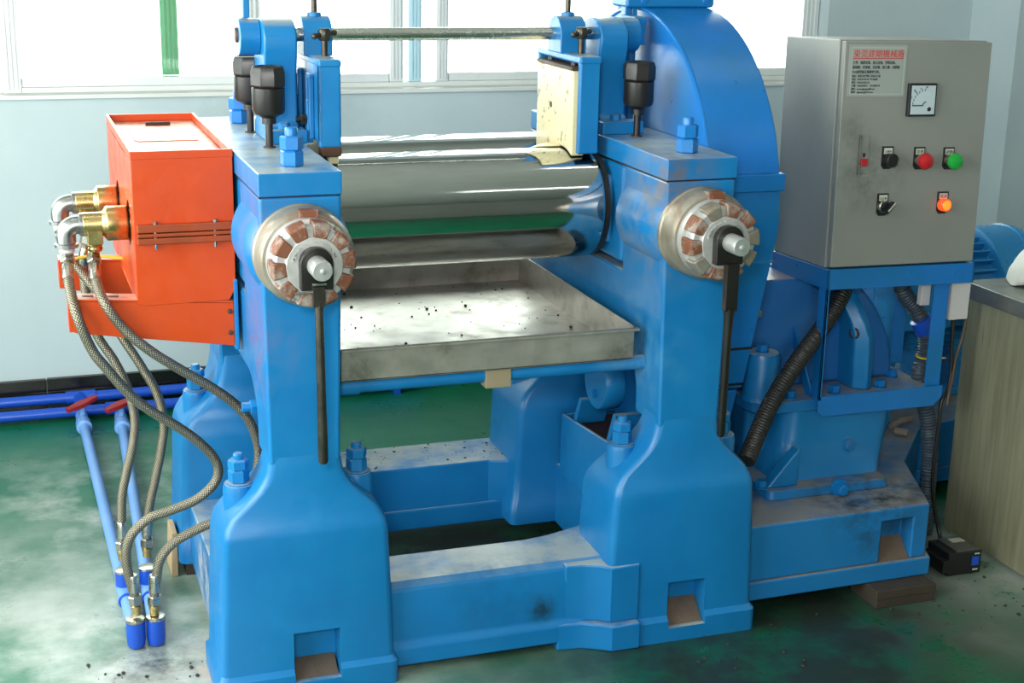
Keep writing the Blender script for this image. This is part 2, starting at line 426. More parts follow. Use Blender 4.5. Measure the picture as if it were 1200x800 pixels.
wf = MB().box(-1.8, -1.6, -3.1, -3.0, 0, 3.1).box(0.0, 5.2, -3.1, -3.0, 0, 3.1).box(-1.6, 0.0, -3.1, -3.0, 0, 0.8).box(-1.6, 0.0, -3.1, -3.0, 2.6, 3.1)
struct('wall_front', wf, 'front_wall_paint')
struct('wall_right', MB().box(5.1, 5.2, -3.0, 5.2, 0, 3.1), 'wall_paint')
struct('trim_1', MB().box(3.80, 4.5, 4.9, 5.2, 0, 3.1), 'wall_paint')         # pillar in the right corner
struct('trim_2', MB().box(WL, WX1, 5.188, 5.35, WZ0 - 0.012, WZ0 + .0005), 'white_trim')   # window sill

# baseboard of black tiles
bb = thing('baseboard_back', (0, 5.19, 0), 'x', 'x')
for k in ('label', 'category'): del bb[k]
bb['kind'] = 'structure'
x = -1.69; proto = None
me = None
while x < 3.7:
    m = MB().box(x, x + 0.254, 5.178, 5.2, 0.0, 0.125 + random.uniform(-.0015, .0015))
    part('tile', m, 'black_tile', bb, bevel=0.002); x += 0.2585
part('grout_bed', MB().box(-1.69, 3.8, 5.19, 5.199, 0, 0.120), 'grey_concrete', bb)

# window
wn = thing('window_1', (1.59, 5.28, WZ0), 'x', 'x')
for k in ('label', 'category'): del wn[k]
wn['kind'] = 'structure'
yw0, yw1 = 5.265, 5.325
def fr_bar(name, x0, x1, z0, z1, mat='aluminium', y0=yw0, y1=yw1, grooves=0):
    m = MB().box(x0, x1, y0, y1, z0, z1)
    b = part(name, m, mat, wn, bevel=0.003)
    if z1 - z0 > x1 - x0:
        n = 3
        for i in range(n):
            gx = x0 + (x1 - x0) * (i + 1) / (n + 1)
            part('groove_bead', MB().box(gx - .003, gx + .003, y0 - .004, y0 + .002, z0 + .01, z1 - .01), mat, b)
    return b
fr_bar('bottom_frame', WX0 + .06, WX1 - .075, WZ0, WZ0 + 0.018)
fr_bar('jamb_frame', WX0 + .003, WX0 + 0.06, WZ0, WZ1 - .05)
fr_bar('jamb_frame', WX1 - 0.075, WX1 - .004, WZ0, WZ1 - .05)
fr_bar('head_frame', WX0, WX1, WZ1 - 0.05, WZ1)
fr_bar('bottom_frame', WL, WX0, WZ0, WZ0 + 0.018)
fr_bar('head_frame', WL, WX0, WZ1 - 0.05, WZ1)
fr_bar('jamb_frame', WL, WL + .06, WZ0 + .018, WZ1 - .05)
fr_bar('sash_stile', -.80, -.74, WZ0 + .018, WZ1 - .05)
ys0, ys1 = 5.272, 5.318
for x0, x1 in ((0.106, 0.845), (0.912, 1.375), (1.60, 2.262), (2.32, 3.055)):
    fr_bar('sash_rail', x0, x1, WZ0 + 0.018, WZ0 + 0.048, y0=ys0, y1=ys1)
    part('pane', MB().box(x0 + .002, x1 - .002, 5.290, 5.296, WZ0 + 0.05, WZ1 - 0.06), 'glass', wn)
part('pane', MB().box(WL + .06, -.80, 5.290, 5.296, WZ0 + 0.02, WZ1 - 0.06), 'glass', wn)
part('pane', MB().box(-.74, WX0 + .002, 5.290, 5.296, WZ0 + 0.02, WZ1 - 0.06), 'glass', wn)
part('pane', MB().box(1.50, 1.548, 5.290, 5.296, WZ0 + 0.02, WZ1 - 0.06), 'glass', wn)
for x0, x1, mt in ((0.845, 0.912, 'aluminium'), (1.377, 1.428, 'aluminium'), (1.447, 1.497, 'blue_frame'), (1.552, 1.598, 'aluminium'), (2.263, 2.320, 'aluminium')):
    fr_bar('sash_stile', x0, x1, WZ0 + 0.018, WZ1 - .05, mt, y0=ys0 - .004, y1=ys1)
fr_bar('sash_stile', 0.572, 0.632, WZ0 + 0.05, WZ1 - .05, 'green_frame', y0=5.30, y1=5.34)

# unseen tube lamps added on the ceiling for fill light
for i, (lx, ly) in enumerate(((0.2, 1.0), (2.6, 1.0), (0.2, 3.2), (2.6, 3.2))):
    t = thing('fill_lamp', (lx, ly, 3.08), ('added white fill lamp on the ceiling near the left windows', 'added white fill lamp on the ceiling towards the front right', 'added white fill lamp on the ceiling above the orange box', 'added white fill lamp on the ceiling above the grey control cabinet')[i], 'lamp', 'added fill lamps on the ceiling')
    part('housing', MB().box(lx - .62, lx + .62, ly - .05, ly + .05, 3.05, 3.10), 'white_plastic', t)
    part('tube', MB().cyl((lx - .6, ly, 3.03), (lx + .6, ly, 3.03), 0.016, 12), 'fill_tube_glow', t)

# ------------------------------------------------------------------ the two-roll mill
CX = (0.593, 1.513)
mill = thing('two_roll_mill', (1.05, 3.44, 0), 'large blue two-roll rubber mill with polished rolls in the middle of the floor', 'machine')
# base: rails between the feet
b = MB()
def rail_sec(y0, y1, z): return y0, y1, z
b.loft([[(x, 3.012, 0.02), (x, 3.012, 0.065), (x, 3.024, 0.078), (x, 3.024, 0.17), (x, 3.03, 0.205), (x, 3.05, 0.22), (x, 3.19, 0.222), (x, 3.20, 0.21), (x, 3.20, 0.02)] for x in (0.70, 0.9, 1.2, 1.40)])
b.box(0.60, 1.55, 3.745, 3.93, 0.04, 0.222)
b.box(0.60, 1.50, 3.733, 3.745, 0.04, 0.10)
b.prism([(3.16, 0.03), (3.60, 0.055), (3.78, 0.055), (3.78, 0.222), (3.16, 0.222)], 'x', 0.415, 0.60)
b.prism([(3.16, 0.03), (3.78, 0.05), (3.78, 0.222), (3.16, 0.222)], 'x', 1.44, 1.70)
# chamfers of the opening
b.prism([(1.16, 3.19), (1.24, 3.205), (1.33, 3.235), (1.40, 3.275), (1.441, 3.335), (1.50, 3.335), (1.50, 3.10), (1.16, 3.10)], 'z', 0.03, 0.2215)
b.prism([(1.24, 3.76), (1.27, 3.742), (1.442, 3.695), (1.50, 3.695), (1.50, 3.80), (1.24, 3.80)], 'z', 0.04, 0.2215)
base = part('base', b, 'blue_paint', mill, bevel=0.006)
# flare where the front rail meets the right foot
fl_ = MB()
fl_.prism([(1.22, 3.024), (1.26, 3.020), (1.30, 3.004), (1.325, 2.985), (1.40, 2.985), (1.40, 3.1), (1.22, 3.1)], 'z', 0.07, 0.215)
fl_.prism([(1.20, 3.012), (1.26, 3.006), (1.30, 2.986), (1.325, 2.968), (1.40, 2.968), (1.40, 3.1), (1.20, 3.1)], 'z', 0.0, 0.068)
part('rail_flare', fl_, 'blue_paint', base, bevel=0.005)

def foot_loft(cx, ya, yb, z0, fy):
    prof = [(z0, .206, 0), (z0 + .055, .206, 0), (z0 + .066, .199, .012), (0.20, .194, .012), (.36, .187, .012), (.385, .185, .012), (.400, .182, .013), (.412, .178, .018), (.435, .165, .021), (.45, .150, .0215), (.47, .129, .0215), (.49, .109, .021), (.51, .095, .0205), (.53, .086, .0205), (.56, .080, .021), (.60, .076, .025)]
    loops = []
    for z, hw, ins in prof:
        y0, y1 = (ya + (ins if fy > 0 else ins * 0.6), yb - ins)
        if z >= .36:
            t = min(1, (z - .36) / .2) if fy > 0 else min(1, max(0, (z - .452) / .05))
            if fy > 0: y1 = y1 + t * (ya + 0.145 - yb)
            else: y0 = y0 + t * 0.022
        loops.append(rrect(cx - hw, cx + hw, y0, y1, 0.018, z, 4))
    return loops

def big_bolt(parent, x, y, z, pad=True):
    p = MB()
    p.lathe([(0.034, -0.20), (0.036, -0.012), (0.033, 0.0)], (x, y, z), (0, 0, 1), 20)
    part('bolt_pad', p, 'blue_paint', parent)
    n = MB()
    n.lathe([(0.029, 0), (0.029, 0.003)], (x, y, z), (0, 0, 1), 20)
    n.hexnut((x, y, z + .003), (0, 0, 1), 0.0235, 0.030)
    n.hexnut((x, y, z + .034), (0, 0, 1), 0.0235, 0.022, 0.5)
    n.lathe([(0.012, .056), (0.012, .066), (0.009, .07)], (x, y, z), (0, 0, 1), 12)
    part('bolt', n, 'blue_paint', parent)

for fi, cx in enumerate(CX):
    # column + head + bearing window, one profile in the YZ plane
    arch = []
    for k in range(9):
        t = R(180 - 90 * k / 8); arch.append((3.72 - 0 + 0, 0))
    prof = [(3.0, 0.55), (3.0, 1.14), (3.24, 1.14), (3.24, 0.88), (3.82, 0.88), (3.82, 1.14), (3.90, 1.14), (3.90, 0.55), (3.70, 0.55)]
    n = 10
    prof += [(3.70 - 0.0 - 0.10 * (1 - cos(R(90 * k / n))), 0.60 + 0.10 * sin(R(90 * k / n))) for k in range(n + 1)]
    prof += [(3.245 - 0.105 * sin(R(90 * k / n)), 0.60 + 0.10 * cos(R(90 * k / n))) for k in range(n + 1)]
    prof += [(3.14, 0.55)]
    m = MB().prism(prof, 'x', -1, 1)
    m.v = [(cx + (0.0775 + 0.010 * (z - .52) / .62) * xx, y, z) for xx, y, z in m.v]
    for zz in (0,):
        pass
    H = part('housing_frame', m, 'blue_paint', mill, bevel=0.008)
    f1 = part('front_foot', MB().loft(foot_loft(cx, 2.978, 3.215, 0.0, 1)), 'blue_paint', H, sharp=40)
    f2 = part('rear_foot', MB().loft(foot_loft(cx, 3.66, 3.93, 0.05, -1)), 'blue_paint', H, sharp=40)
    # cast pocket with swept-in dust
    cut(f1, MB().box(cx - .036 if fi == 0 else cx - .035, cx + .070 if fi == 0 else cx + .065, 2.9, 3.045, 0.036, 0.153))
    dx = 0.017 if fi == 0 else 0.015
    part('dust_pile', MB().prism([(2.992, 0.037), (3.044, 0.037), (3.044, 0.085 if fi else 0.066), (3.02, 0.066 if fi else 0.058)], 'x', cx + dx - .050, cx + dx + .048), 'dust_pile', H)
    for sx in (-1, 1):
        big_bolt(H, cx + sx * .133, 3.085, 0.490)
        big_bolt(H, cx + sx * .133, 3.785, 0.490)
    # screw barrel bulging out of the column
    part('screw_barrel', MB().lathe([(0.098, 0), (0.112, 0.02), (0.112, 0.22), (0.10, 0.236)], (cx, 3.004, 1.022), (0, 1, 0), 40), 'blue_paint', H)
    # bearing blocks and roll collars
    inn = 1 if fi == 0 else -1
    for yc in (3.42, 3.69):
        bm_ = MB().box(cx - .082, cx + .082, yc - (.165 if yc < 3.5 else .115), yc + (.10 if yc < 3.5 else .125), 0.895, 1.136)
        bm_.box(cx + inn * .03, cx + inn * .096, yc - .10, yc + .09, 0.93, 1.10)
        part('bearing_block', bm_, 'blue_paint', H, bevel=0.012)
    # cap
    cp = MB().box(cx - .088, cx + .088, 2.997, 3.90, 1.141, 1.19)
    cap = part('frame_cap', cp, 'blue_paint', mill, bevel=0.003)
    part('cap_seam', MB().box(cx - .0855, cx + .0855, 3.003, 3.89, 1.137, 1.143), 'black_iron', cap)
    for by in (3.085, 3.775):
        nm = MB()
        nm.hexnut((cx, by, 1.19), (0, 0, 1), 0.025, 0.034, 0.1)
        nm.hexnut((cx, by, 1.2245), (0, 0, 1), 0.025, 0.030, 0.35)
        nm.lathe([(0.0135, 1.254), (0.0135, 1.268), (0.011, 1.272)], (cx, by, 0), (0, 0, 1), 14)
        part('cap_bolt', nm, 'blue_sheet', cap)
    # nip adjusting screw: collar, castle nut, crank
    hy = 1.022
    hub = part('screw_collar', MB().lathe([(0.104, 0.0), (0.104, .010), (0.101, .014), (0.101, .060), (0.094, .072), (0.05, .073)], (cx, 3.004, hy), (0, -1, 0), 48), 'cast_iron', mill)
    part('key_block', MB().box(cx - .018, cx + .024, 2.926, 2.95, hy + .082, hy + .103), 'rust', hub, bevel=0.003)
    nut = MB().lathe([(0.088, 0), (0.088, .024), (0.080, .026), (0.080, .050), (0.076, .056), (0.0600, .0565), (0.059, .064), (0.057, .066), (0.0, .066)], (cx, 2.932, hy), (0, -1, 0), 40)
    nt = part('castle_nut', nut, 'silver_paint', hub)
    for k in range(10):
        a0 = 2 * pi * k / 10 + 0.1; da = 0.225
        lp = []
        for yy, rr in ((2.911, .089), (2.872, .087), (2.866, .083)):
            lp.append([(cx + r_ * cos(a), yy, hy + r_ * sin(a)) for r_, a in [(0.058, a0 - da)] + [(rr, a0 - da + 2 * da * q / 4) for q in range(5)] + [(0.058, a0 + da)]])
        part('lug', MB().loft(lp), 'rust' if (k % 3 or fi == 0) else 'cast_iron', hub, bevel=0.003)
    rn = random.Random(3 + fi)
    lt = MB()
    for k in range(22):       # raised casting marks round the face, too worn to read
        a = R(20 + 140 * k / 21)
        lt.box(cx + .046 * cos(a) - .0026, cx + .046 * cos(a) + .0026, 2.8625, 2.868, hy + .046 * sin(a) - rn.uniform(.002, .006), hy + .046 * sin(a) + rn.uniform(.002, .006))
    part('cast_marks', lt, 'silver_paint', hub)
    py = [(cx + .034 * cos(R(a)), hy + .008 + .034 * sin(R(a))) for a in range(0, 181, 15)] + [(cx - .033, hy - .045), (cx + .033, hy - .045)]
    cr = part('crank_boss', MB().prism(py, 'y', 2.8655, 2.843), 'black_iron', mill, bevel=0.003)
    pin = MB().lathe([(0.021, 0), (0.021, .05), (0.019, .054), (0.008, .054)], (cx, 2.8435, hy + .006), (0, -1, 0), 24)
    pin.hexnut((cx, 2.79, hy + .006), (0, -1, 0), .006, .004)
    part('crank_pin', pin, 'pin_steel', cr)
    rod = MB()
    if fi == 0:
        rod.box(cx - .012, cx + .012, 2.826, 2.8425, hy - .075, hy - .034)
        rod.lathe([(0.0075, 0), (0.0085, .02), (0.0095, .24), (0.0105, .30), (0.0105, .352), (0.008, .358)], (cx, 2.834, hy - .052), (0.012, 0, -1), 14)
        part('crank_lever', rod, 'dark_steel', cr)
        part('cotter_pin', MB().cyl((cx - .048, 2.832, hy - .046), (cx - .012, 2.832, hy - .045), .0025, 8).cyl((cx - .014, 2.824, hy - .028), (cx + .014, 2.824, hy - .028), .003, 8), 'bright_steel', cr)
    else:
        rod.box(cx - .014, cx + .014, 2.822, 2.8425, hy - .145, hy - .040)
        rod.lathe([(0.014, 0), (0.0115, .02), (0.0095, .06), (0.0095, .295), (0.007, .30)], (cx, 2.832, hy - .14), (-0.006, 0, -1), 14)
        part('crank_lever', rod, 'black_iron', cr)

# little side bolt on the left column, seen through the hoses
part('side_bolt', MB().hexnut((0.517, 3.17, 0.635), (-1, 0, 0), .017, .014).cyl((0.503, 3.17, .635), (0.485, 3.17, .635), .012, 12), 'blue_paint', mill)

# rolls
RZ, RR = 1.020, 0.1375
for i, yc in enumerate((3.42, 3.69)):
    m = MB().lathe([(RR - .02, 0), (RR - .004, 0.0), (RR, .006), (RR, 0.700), (RR - .004, .706), (RR - .02, .706)], (0.694, yc, RZ), (1, 0, 0), 128)
    r_ = part('roll', m, 'chrome', mill, sharp=25)
    for xx, d in ((0.694, -1), (1.400, 1)):
        part('roll_collar', MB().lathe([(RR - .012, 0), (RR - .006, .004), (RR - .006, .016), (RR - .03, .018)], (xx, yc, RZ), (d, 0, 0), 64), 'dark_steel', r_)
        part('roll_neck', MB().cyl((xx, yc, RZ), (xx + d * .06, yc, RZ), 0.07, 32), 'bright_steel', r_)

# oil cups on the caps
for i, (ox, oy) in enumerate(((CX[0], 3.347), (CX[0], 3.60), (CX[1] - .01, 3.349))):
    body = MB().lathe([(0.008, .075), (0.016, .055), (0.016, .068), (0.022, .072), (0.034, .078), (0.037, .086), (0.037, .135), (0.034, .137)], (ox, oy, 1.19), (0, 0, 1), 28)
    body.cyl((ox, oy, 1.19), (ox, oy, 1.26), .0085, 14)
    oc = part('oil_cup', body, 'black_iron', mill)
    part('cup_lid', MB().lathe([(0.036, .136), (0.041, .142), (0.041, .170), (0.037, .182), (0.030, .184), (0.029, .180)], (ox, oy, 1.19), (0, 0, 1), 8, 0.2), 'black_iron', oc, bevel=.002)
    part('cup_foot', MB().lathe([(0.015, 0), (0.014, .003)], (ox, oy, 1.19), (0, 0, 1), 16), 'dark_rust', oc)

# stock-guide rod and its brackets
RY, RZ2 = 3.50, 1.430
part('guide_rod', MB().cyl((0.61, RY, RZ2), (1.50, RY, RZ2), 0.0155, 24), 'rod_steel', mill)
for i, (xa, xb, ex) in enumerate(((0.60, 0.678, -1), (1.432, 1.508, 1))):
    m = MB()
    poly = [(3.418, 1.19), (3.418, 1.225), (3.437, 1.235), (3.445, 1.34), (3.43, 1.40)]
    poly += [(3.50 - .072 * cos(R(a)), 1.425 + .045 * sin(R(a))) for a in range(0, 181, 20)]
    poly += [(3.572, 1.40), (3.558, 1.34), (3.565, 1.235), (3.585, 1.225), (3.585, 1.19)]
    m.prism(poly, 'x', xa, xb)
    bk = part('rod_bracket', m, 'blue_paint', mill, bevel=0.006)
    bs = MB().cyl(((xa if ex < 0 else xb), RY, RZ2 - .004), ((xa if ex < 0 else xb) + ex * .048, RY, RZ2 - .004), 0.042, 28)
    part('rod_boss', bs, 'blue_paint', bk, bevel=.003)
    if ex < 0: part('boss_cap', MB().lathe([(0.018, 0), (0.016, .006)], (xa - .048, RY, RZ2), (-1, 0, 0), 20), 'dark_rust', bk)
    fb = MB().box(xa - .004 if ex > 0 else xa, xb + (.03 if ex > 0 else .012), 3.385, 3.44, 1.19, 1.222)
    part('bracket_foot', fb, 'blue_paint', bk, bevel=.004)
    part('foot_bolt', MB().hexnut(((xa + xb) / 2 + .0, 3.41, 1.222), (0, 0, 1), .014, .016), 'blue_paint', bk)

# safety bar posts rising out of the picture
sb = part('safety_bar_post', MB().box(0.562, 0.578, 3.475, 3.525, 1.47, 1.75), 'blue_paint', mill, bevel=.003)
sp_ = MB().box(1.556, 1.572, 3.57, 3.60, 1.19, 1.75).box(1.575, 1.590, 3.57, 3.61, 1.19, 1.75).box(1.548, 1.580, 3.49, 3.60, 1.40, 1.47)
part('safety_bar_post', sp_, 'blue_paint', mill, bevel=.003)
gb = part('safety_bar_arm', MB().box(1.552, 1.802, 3.555, 3.66, 1.488, 1.60), 'blue_paint', mill, bevel=.008)
part('arm_screw', MB().lathe([(0.009, 0), (0.007, .004)], (1.60, 3.555, 1.505), (0, -1, 0), 10), 'blue_sheet', gb)
part('arm_screw', MB().lathe([(0.009, 0), (0.007, .004)], (1.775, 3.555, 1.505), (0, -1, 0), 10), 'blue_sheet', gb)

# cheek guides riding on the rod
def tscrew(parent, p0, d, L, hd):
    d = Vector(d).normalized(); p0 = Vector(p0); p1 = p0 + d * L
    m = MB().cyl(p0, p1, .0075, 12)
    m.lathe([(.012, 0), (.015, .005), (.015, .022), (.012, .028)], p1, d, 16)
    q = p1 + d * .014; hd = Vector(hd).normalized()
    m.cyl(q - hd * .030, q + hd * .030, .0058, 10)
    m.ball(q + hd * .03, .0075).ball(q - hd * .03, .0075)
    part('clamp_screw', m, 'dark_steel', parent)
for i, (xf, xn) in enumerate(((0.706, 0.758), (1.398, 1.342))):    # outer face x, inner (open) face x
    s_ = 1 if xn > xf else -1
    x0, x1 = min(xf, xn), max(xf, xn)
    z0 = 1.186 if i == 0 else 1.152
    m = MB()
    bx = x0 if i == 0 else x1 - .012
    m.box(bx, bx + .012, 3.335, 3.635, z0 + .01, 1.385)               # web
    for yy in (3.335, 3.618):
        m.box(x0, x1, yy, yy + .018, z0, 1.385)                        # side flanges
    m.box(x0 - .001, x1 + .001, 3.333, 3.638, 1.368, 1.387)                          # top flange
    hd_ = part('cheek_guide', m, 'blue_paint', mill, bevel=0.006)
    xm = (x0 + x1) / 2
    lug = MB()
    py = [(RY - .046, 1.384), (RY - .046, RZ2), ] + [(RY - .046 * cos(R(a)), RZ2 + .044 * sin(R(a))) for a in range(15, 180, 15)] + [(RY + .046, RZ2), (RY + .046, 1.384)]
    lug.prism(py, 'x', xm - .034, xm + .034)
    lug.cyl((xm, RY, RZ2 + .04), (xm, RY, RZ2 + .052), .017, 18)
    part('rod_clamp', lug, 'blue_paint', hd_, bevel=.003)
    tscrew(hd_, (xm, RY, RZ2 + .05), (0, 0, 1), .034, (1, -0.25, 0) if i == 0 else (1, 0.1, 0))
    tscrew(hd_, (xm + .008, RY - .075, 1.386), (0, 0, 1), .036, (0.9, .5, .1))
    # cream nylon cheek plate, wedge bottom reaching into the nip
    z_t = 1.352
    low = []
    n = 14
    for k in range(n + 1):      # hugs the front roll then the back roll
        y = 3.355 + (3.605 - 3.355) * k / n
        dz = [math.sqrt(max((RR + .003) ** 2 - (y - yc) ** 2, 0)) for yc in (3.42, 3.69)]
        low.append((y, RZ + max(dz)))
    poly = [(3.358, z_t), (3.605, z_t)] + low[::-1]
    xa = xn if i == 1 else xn - .028
    pl = part('cheek_plate', MB().prism(poly, 'x', xa - (.010 if i else 0), xa + .026), 'cream_nylon', hd_, bevel=0.005)
    if i == 1:
        # worn foot of the plate spreading over the front roll
        lip = MB(); loops = []
        for k in range(13):
            t = k / 12; x = 1.262 + .120 * t; wd = 0.036 * (sin(pi * min(1, max(0.02, t * .98)))) ** .6
            ang = R(97); lp = []
            for q in range(10):
                aa = R(62) + R(52) * q / 9
                lp.append((aa,))
            ring = []
            for q in range(8):
                a = R(112) - (wd / RR) * (1 - q / 7) * 1.8 + 0.18
                ring.append((x, 3.42 - (RR + .0025) * cos(a - R(0)) * -1 * -1, RZ + (RR + .0025) * sin(a)))
            top = []
            for q in range(8):
                a = R(112) - (wd / RR) * (q / 7) * 1.8 + 0.18
                hh = .0035 + .010 * sin(pi * (0.15 + .85 * (1 - q / 7)) / 1.0) * sin(pi * max(.02, min(.98, t)))
                top.append((x, 3.42 - (RR + hh) * cos(a), RZ + (RR + hh) * sin(a)))
            loops.append(ring + top)
        part('plate_lip', MB().loft(loops), 'cream_nylon', pl)
        part('plate_hole', MB().lathe([(.008, 0), (.0075, .002)], (xa - .0095, 3.50, 1.255), (-1, 0, 0), 14), 'dark_rust', pl)
        part('edge_strip', MB().box(xa - .012, xa + .027, 3.356, 3.607, z_t, z_t + .008), 'dark_rust', pl)
        for yy in (3.40, 3.56):
            part('hanger_bolt', MB().cyl((xa + .01, yy, z_t), (xa + .01, yy, 1.372), .008, 12), 'dark_steel', hd_)
    else:
        # slotted adjusting bars on the outer face
        for yy in (3.40, 3.53):
            part('slot_bar', MB().box(xf - .012, xf, yy - .012, yy - .004, 1.20, 1.345).box(xf - .012, xf, yy + .016, yy + .024, 1.20, 1.345).box(xf - .012, xf, yy - .012, yy + .024, 1.337, 1.35), 'blue_paint', hd_, bevel=.003)
            bb_ = MB().box(xf - .016, xf, yy - .004, yy + .016, 1.19, 1.29)
            sbp = part('slide_bar', bb_, 'blue_paint', hd_, bevel=.004)
            part('slide_nut', MB().hexnut((xf - .016, yy + .006, 1.245), (-1, 0, 0), .013, .012).cyl((xf - .028, yy + .006, 1.245), (xf - .040, yy + .006, 1.245), .007, 10), 'dark_steel', hd_)
        part('guide_heel', MB().box(xf + .004, xf + .052, 3.334, 3.37, 1.166, 1.190), 'dark_rust', hd_, bevel=.004)

# gear guard at the right end
YC, ZC, GR = 3.60, 1.010, 0.480
g = [(3.25, 0.545), (3.122, 0.98)] + [(YC - GR * cos(R(a)), ZC + GR * sin(R(a))) for a in range(0, 181, 4)] + [(4.08, 0.545)]
gg = part('gear_guard', MB().prism(g, 'x', 1.604, 1.79), 'blue_sheet', mill, bevel=0.006, sharp=25)
lower = [(3.265, 0.535), (4.06, 0.535), (4.0, 0.30), (3.9, 0.25), (3.42, 0.25), (3.33, 0.33)]
part('guard_lower_half', MB().prism(lower, 'x', 1.612, 1.785), 'blue_sheet', gg, bevel=.006)
part('guard_flange', MB().box(1.606, 1.793, 3.112, 3.14, 1.084, 1.126), 'blue_sheet', gg, bevel=.003)
rim = []
for a in range(0, 181, 4):
    rim.append((1.6035, YC - (GR - .004) * cos(R(a)), ZC + (GR - .004) * sin(R(a))))
part('guard_rim', MB().tube(rim, .005, 6), 'blue_sheet', gg)
for zz in (0.90, 0.66, 0.555):
    yb = 3.122 + (3.25 - 3.122) * (0.98 - zz) / (0.98 - .545)
    part('guard_seam', MB().box(1.70, 1.788, yb - .004, yb + .003, zz, zz + .006), 'black_iron' if zz < .8 else 'blue_paint', gg)
part('guard_skirt', MB().prism([(3.32 , .255), (3.30, .50), (3.36, .62), (3.95, .62), (3.95, .255)], 'x', 1.66, 1.758), 'blue_paint', gg, bevel=.02)

# brake bracket and wheel inside the right foot
bk0 = part('box_rust_bed', MB().box(1.436, 1.58, 3.225, 3.585, .36, .385), 'dark_rust', mill)
bk = part('brake_box', MB().prism([(3.215, .2225), (3.60, .2225), (3.595, .395), (3.215, .428)], 'x', 1.424, 1.434).prism([(3.588, .2225), (3.60, .2225), (3.595, .395), (3.584, .396)], 'x', 1.434, 1.58).box(1.434, 1.58, 3.22, 3.588, .2225, .36), 'blue_paint', mill, bevel=.003)
part('brake_wheel', MB().lathe([(.074, 0), (.078, .006), (.078, .05), (.074, .056), (.03, .058)], (1.455, 3.44, .535), (1, 0, 0), 40), 'blue_paint', mill)
part('brake_gusset', MB().prism([(3.52, .39), (3.54, .39), (3.50, .47), (3.48, .47)], 'x', 1.436, 1.52), 'blue_paint', bk)
part('brake_gusset', MB().prism([(3.29, .41), (3.31, .41), (3.27, .50), (3.25, .50)], 'x', 1.436, 1.52), 'blue_paint', bk)
part('brake_bolt', MB().hexnut((1.455, 3.44, .50), (-1, 0, 0), .013, .012), 'blue_paint', mill)

# tray rails
for yy, zz in ((3.10, 0.688), (3.80, 0.682)):
    r_ = part('tray_rail', MB().cyl((0.672, yy, zz), (1.436, yy, zz), 0.0175, 24), 'blue_paint', mill)
    part('rail_socket', MB().cyl((0.672, yy, zz), (0.735, yy, zz), 0.0215, 24), 'blue_paint', r_)
part('tray_rest', MB().box(1.030, 1.092, 3.078, 3.122, 0.660, 0.7055), 'tan_paint', mill, bevel=.002)

# ------------------------------------------------------------------ the tray under the rolls
tr_ = thing('drip_tray', (1.05, 3.5, 0.706), 'shallow stained steel tray sprinkled with crumbs under the polished rolls', 'tray')
TX0, TX1, TY0, TY1, TZ0, TZ1 = 0.690, 1.394, 3.07, 3.88, 0.7065, 0.775
part('tray_floor', MB().box(TX0, TX1, TY0, TY1, TZ0, TZ0 + .003), 'sheet_steel', tr_)
part('tray_side', MB().box(TX0, TX1, TY0, TY0 + .003, TZ0, TZ1).box(TX0 - .0, TX1 + .012, TY0 - .006, TY0 + .008, TZ1, TZ1 + .006), 'sheet_steel', tr_, bevel=.001)
part('tray_side', MB().box(TX1 - .003, TX1, TY0 + .003, TY1, TZ0 + .003, TZ1 + .012), 'sheet_steel', tr_)
part('tray_side', MB().box(TX0, TX1 - .003, TY1 - .003, TY1, TZ0 + .003, TZ1).box(TX0, TX1 - .003, TY1 - .012, TY1, TZ1, TZ1 + .004), 'sheet_steel', tr_)
part('tray_side', MB().box(TX0, TX0 + .003, TY0 + .003, TY1 - .003, TZ0 + .003, TZ1), 'sheet_steel', tr_)
rn = random.Random(11)
cm = MB()
for k in range(70):
    r_ = rn.choice((.0015, .0018, .0022, .003, .0045)); cm.ball((rn.uniform(.75, 1.37), 3.12 + .74 * rn.random() ** .8, TZ0 + .003 + r_ * .6), r_, (1, rn.uniform(.7, 1.2), .8), 6)
o = part('crumbs', cm, 'crumb', tr_); o['kind'] = 'stuff'

# ------------------------------------------------------------------ orange guard box with its bracket
ob = thing('pipe_guard', (0.39, 3.62, 0.74), 'bright orange sheet metal box on a bracket at the mill left end', 'guard box')
OX0, OX1, OY0, OY1, OZ0, OZM, OZ1 = 0.280, 0.501, 3.300, 3.945, 0.850, 1.010, 1.195
up = MB()
up.box(OX0, OX1, OY0, OY0 + .004, OZM, OZ1).box(OX0, OX1, OY1 - .004, OY1, OZM, OZ1).box(OX1 - .004, OX1, OY0 + .0041, OY1 - .0041, OZM, OZ1)
up.box(OX0 + .001, OX1 - .005, OY0 + .005, OY1 - .005, OZ1 - .0215, OZ1 - .018)
for (a0, a1, c0, c1) in ((OX0 - .001, OX1 + .001, OY0 - .001, OY0 + .006), (OX0 - .001, OX1 + .001, OY1 - .006, OY1 + .001), (OX0 - .001, OX0 + .006, OY0 + .0065, OY1 - .0065), (OX1 - .006, OX1 + .001, OY0 + .0065, OY1 - .0065)):
    up.box(a0, a1, c0, c1, OZ1 - .016, OZ1 + .002)
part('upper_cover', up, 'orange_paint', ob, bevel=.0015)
lo = MB()
lo.prism([(OX0, OZ0 + .006), (OX0 + .012, OZ0), (OX1 - .016, OZ0 + .002), (OX1 - .002, OZ0 + .03), (OX1, OZM), (OX0, OZM)], 'y', OY0, OY0 + .004)
lo.prism([(OX0, OZ0 + .006), (OX0 + .012, OZ0), (OX1 - .016, OZ0 + .002), (OX1 - .002, OZ0 + .03), (OX1, OZM), (OX0, OZM)], 'y', OY1 - .004, OY1)
lo.box(OX0, OX1 - .016, OY0 + .004, OY1 - .004, OZ0, OZ0 + .004).box(OX1 - .004, OX1, OY0 + .004, OY1 - .004, OZ0 + .03, OZM)
part('lower_cover', lo, 'orange_paint', ob, bevel=.0015)
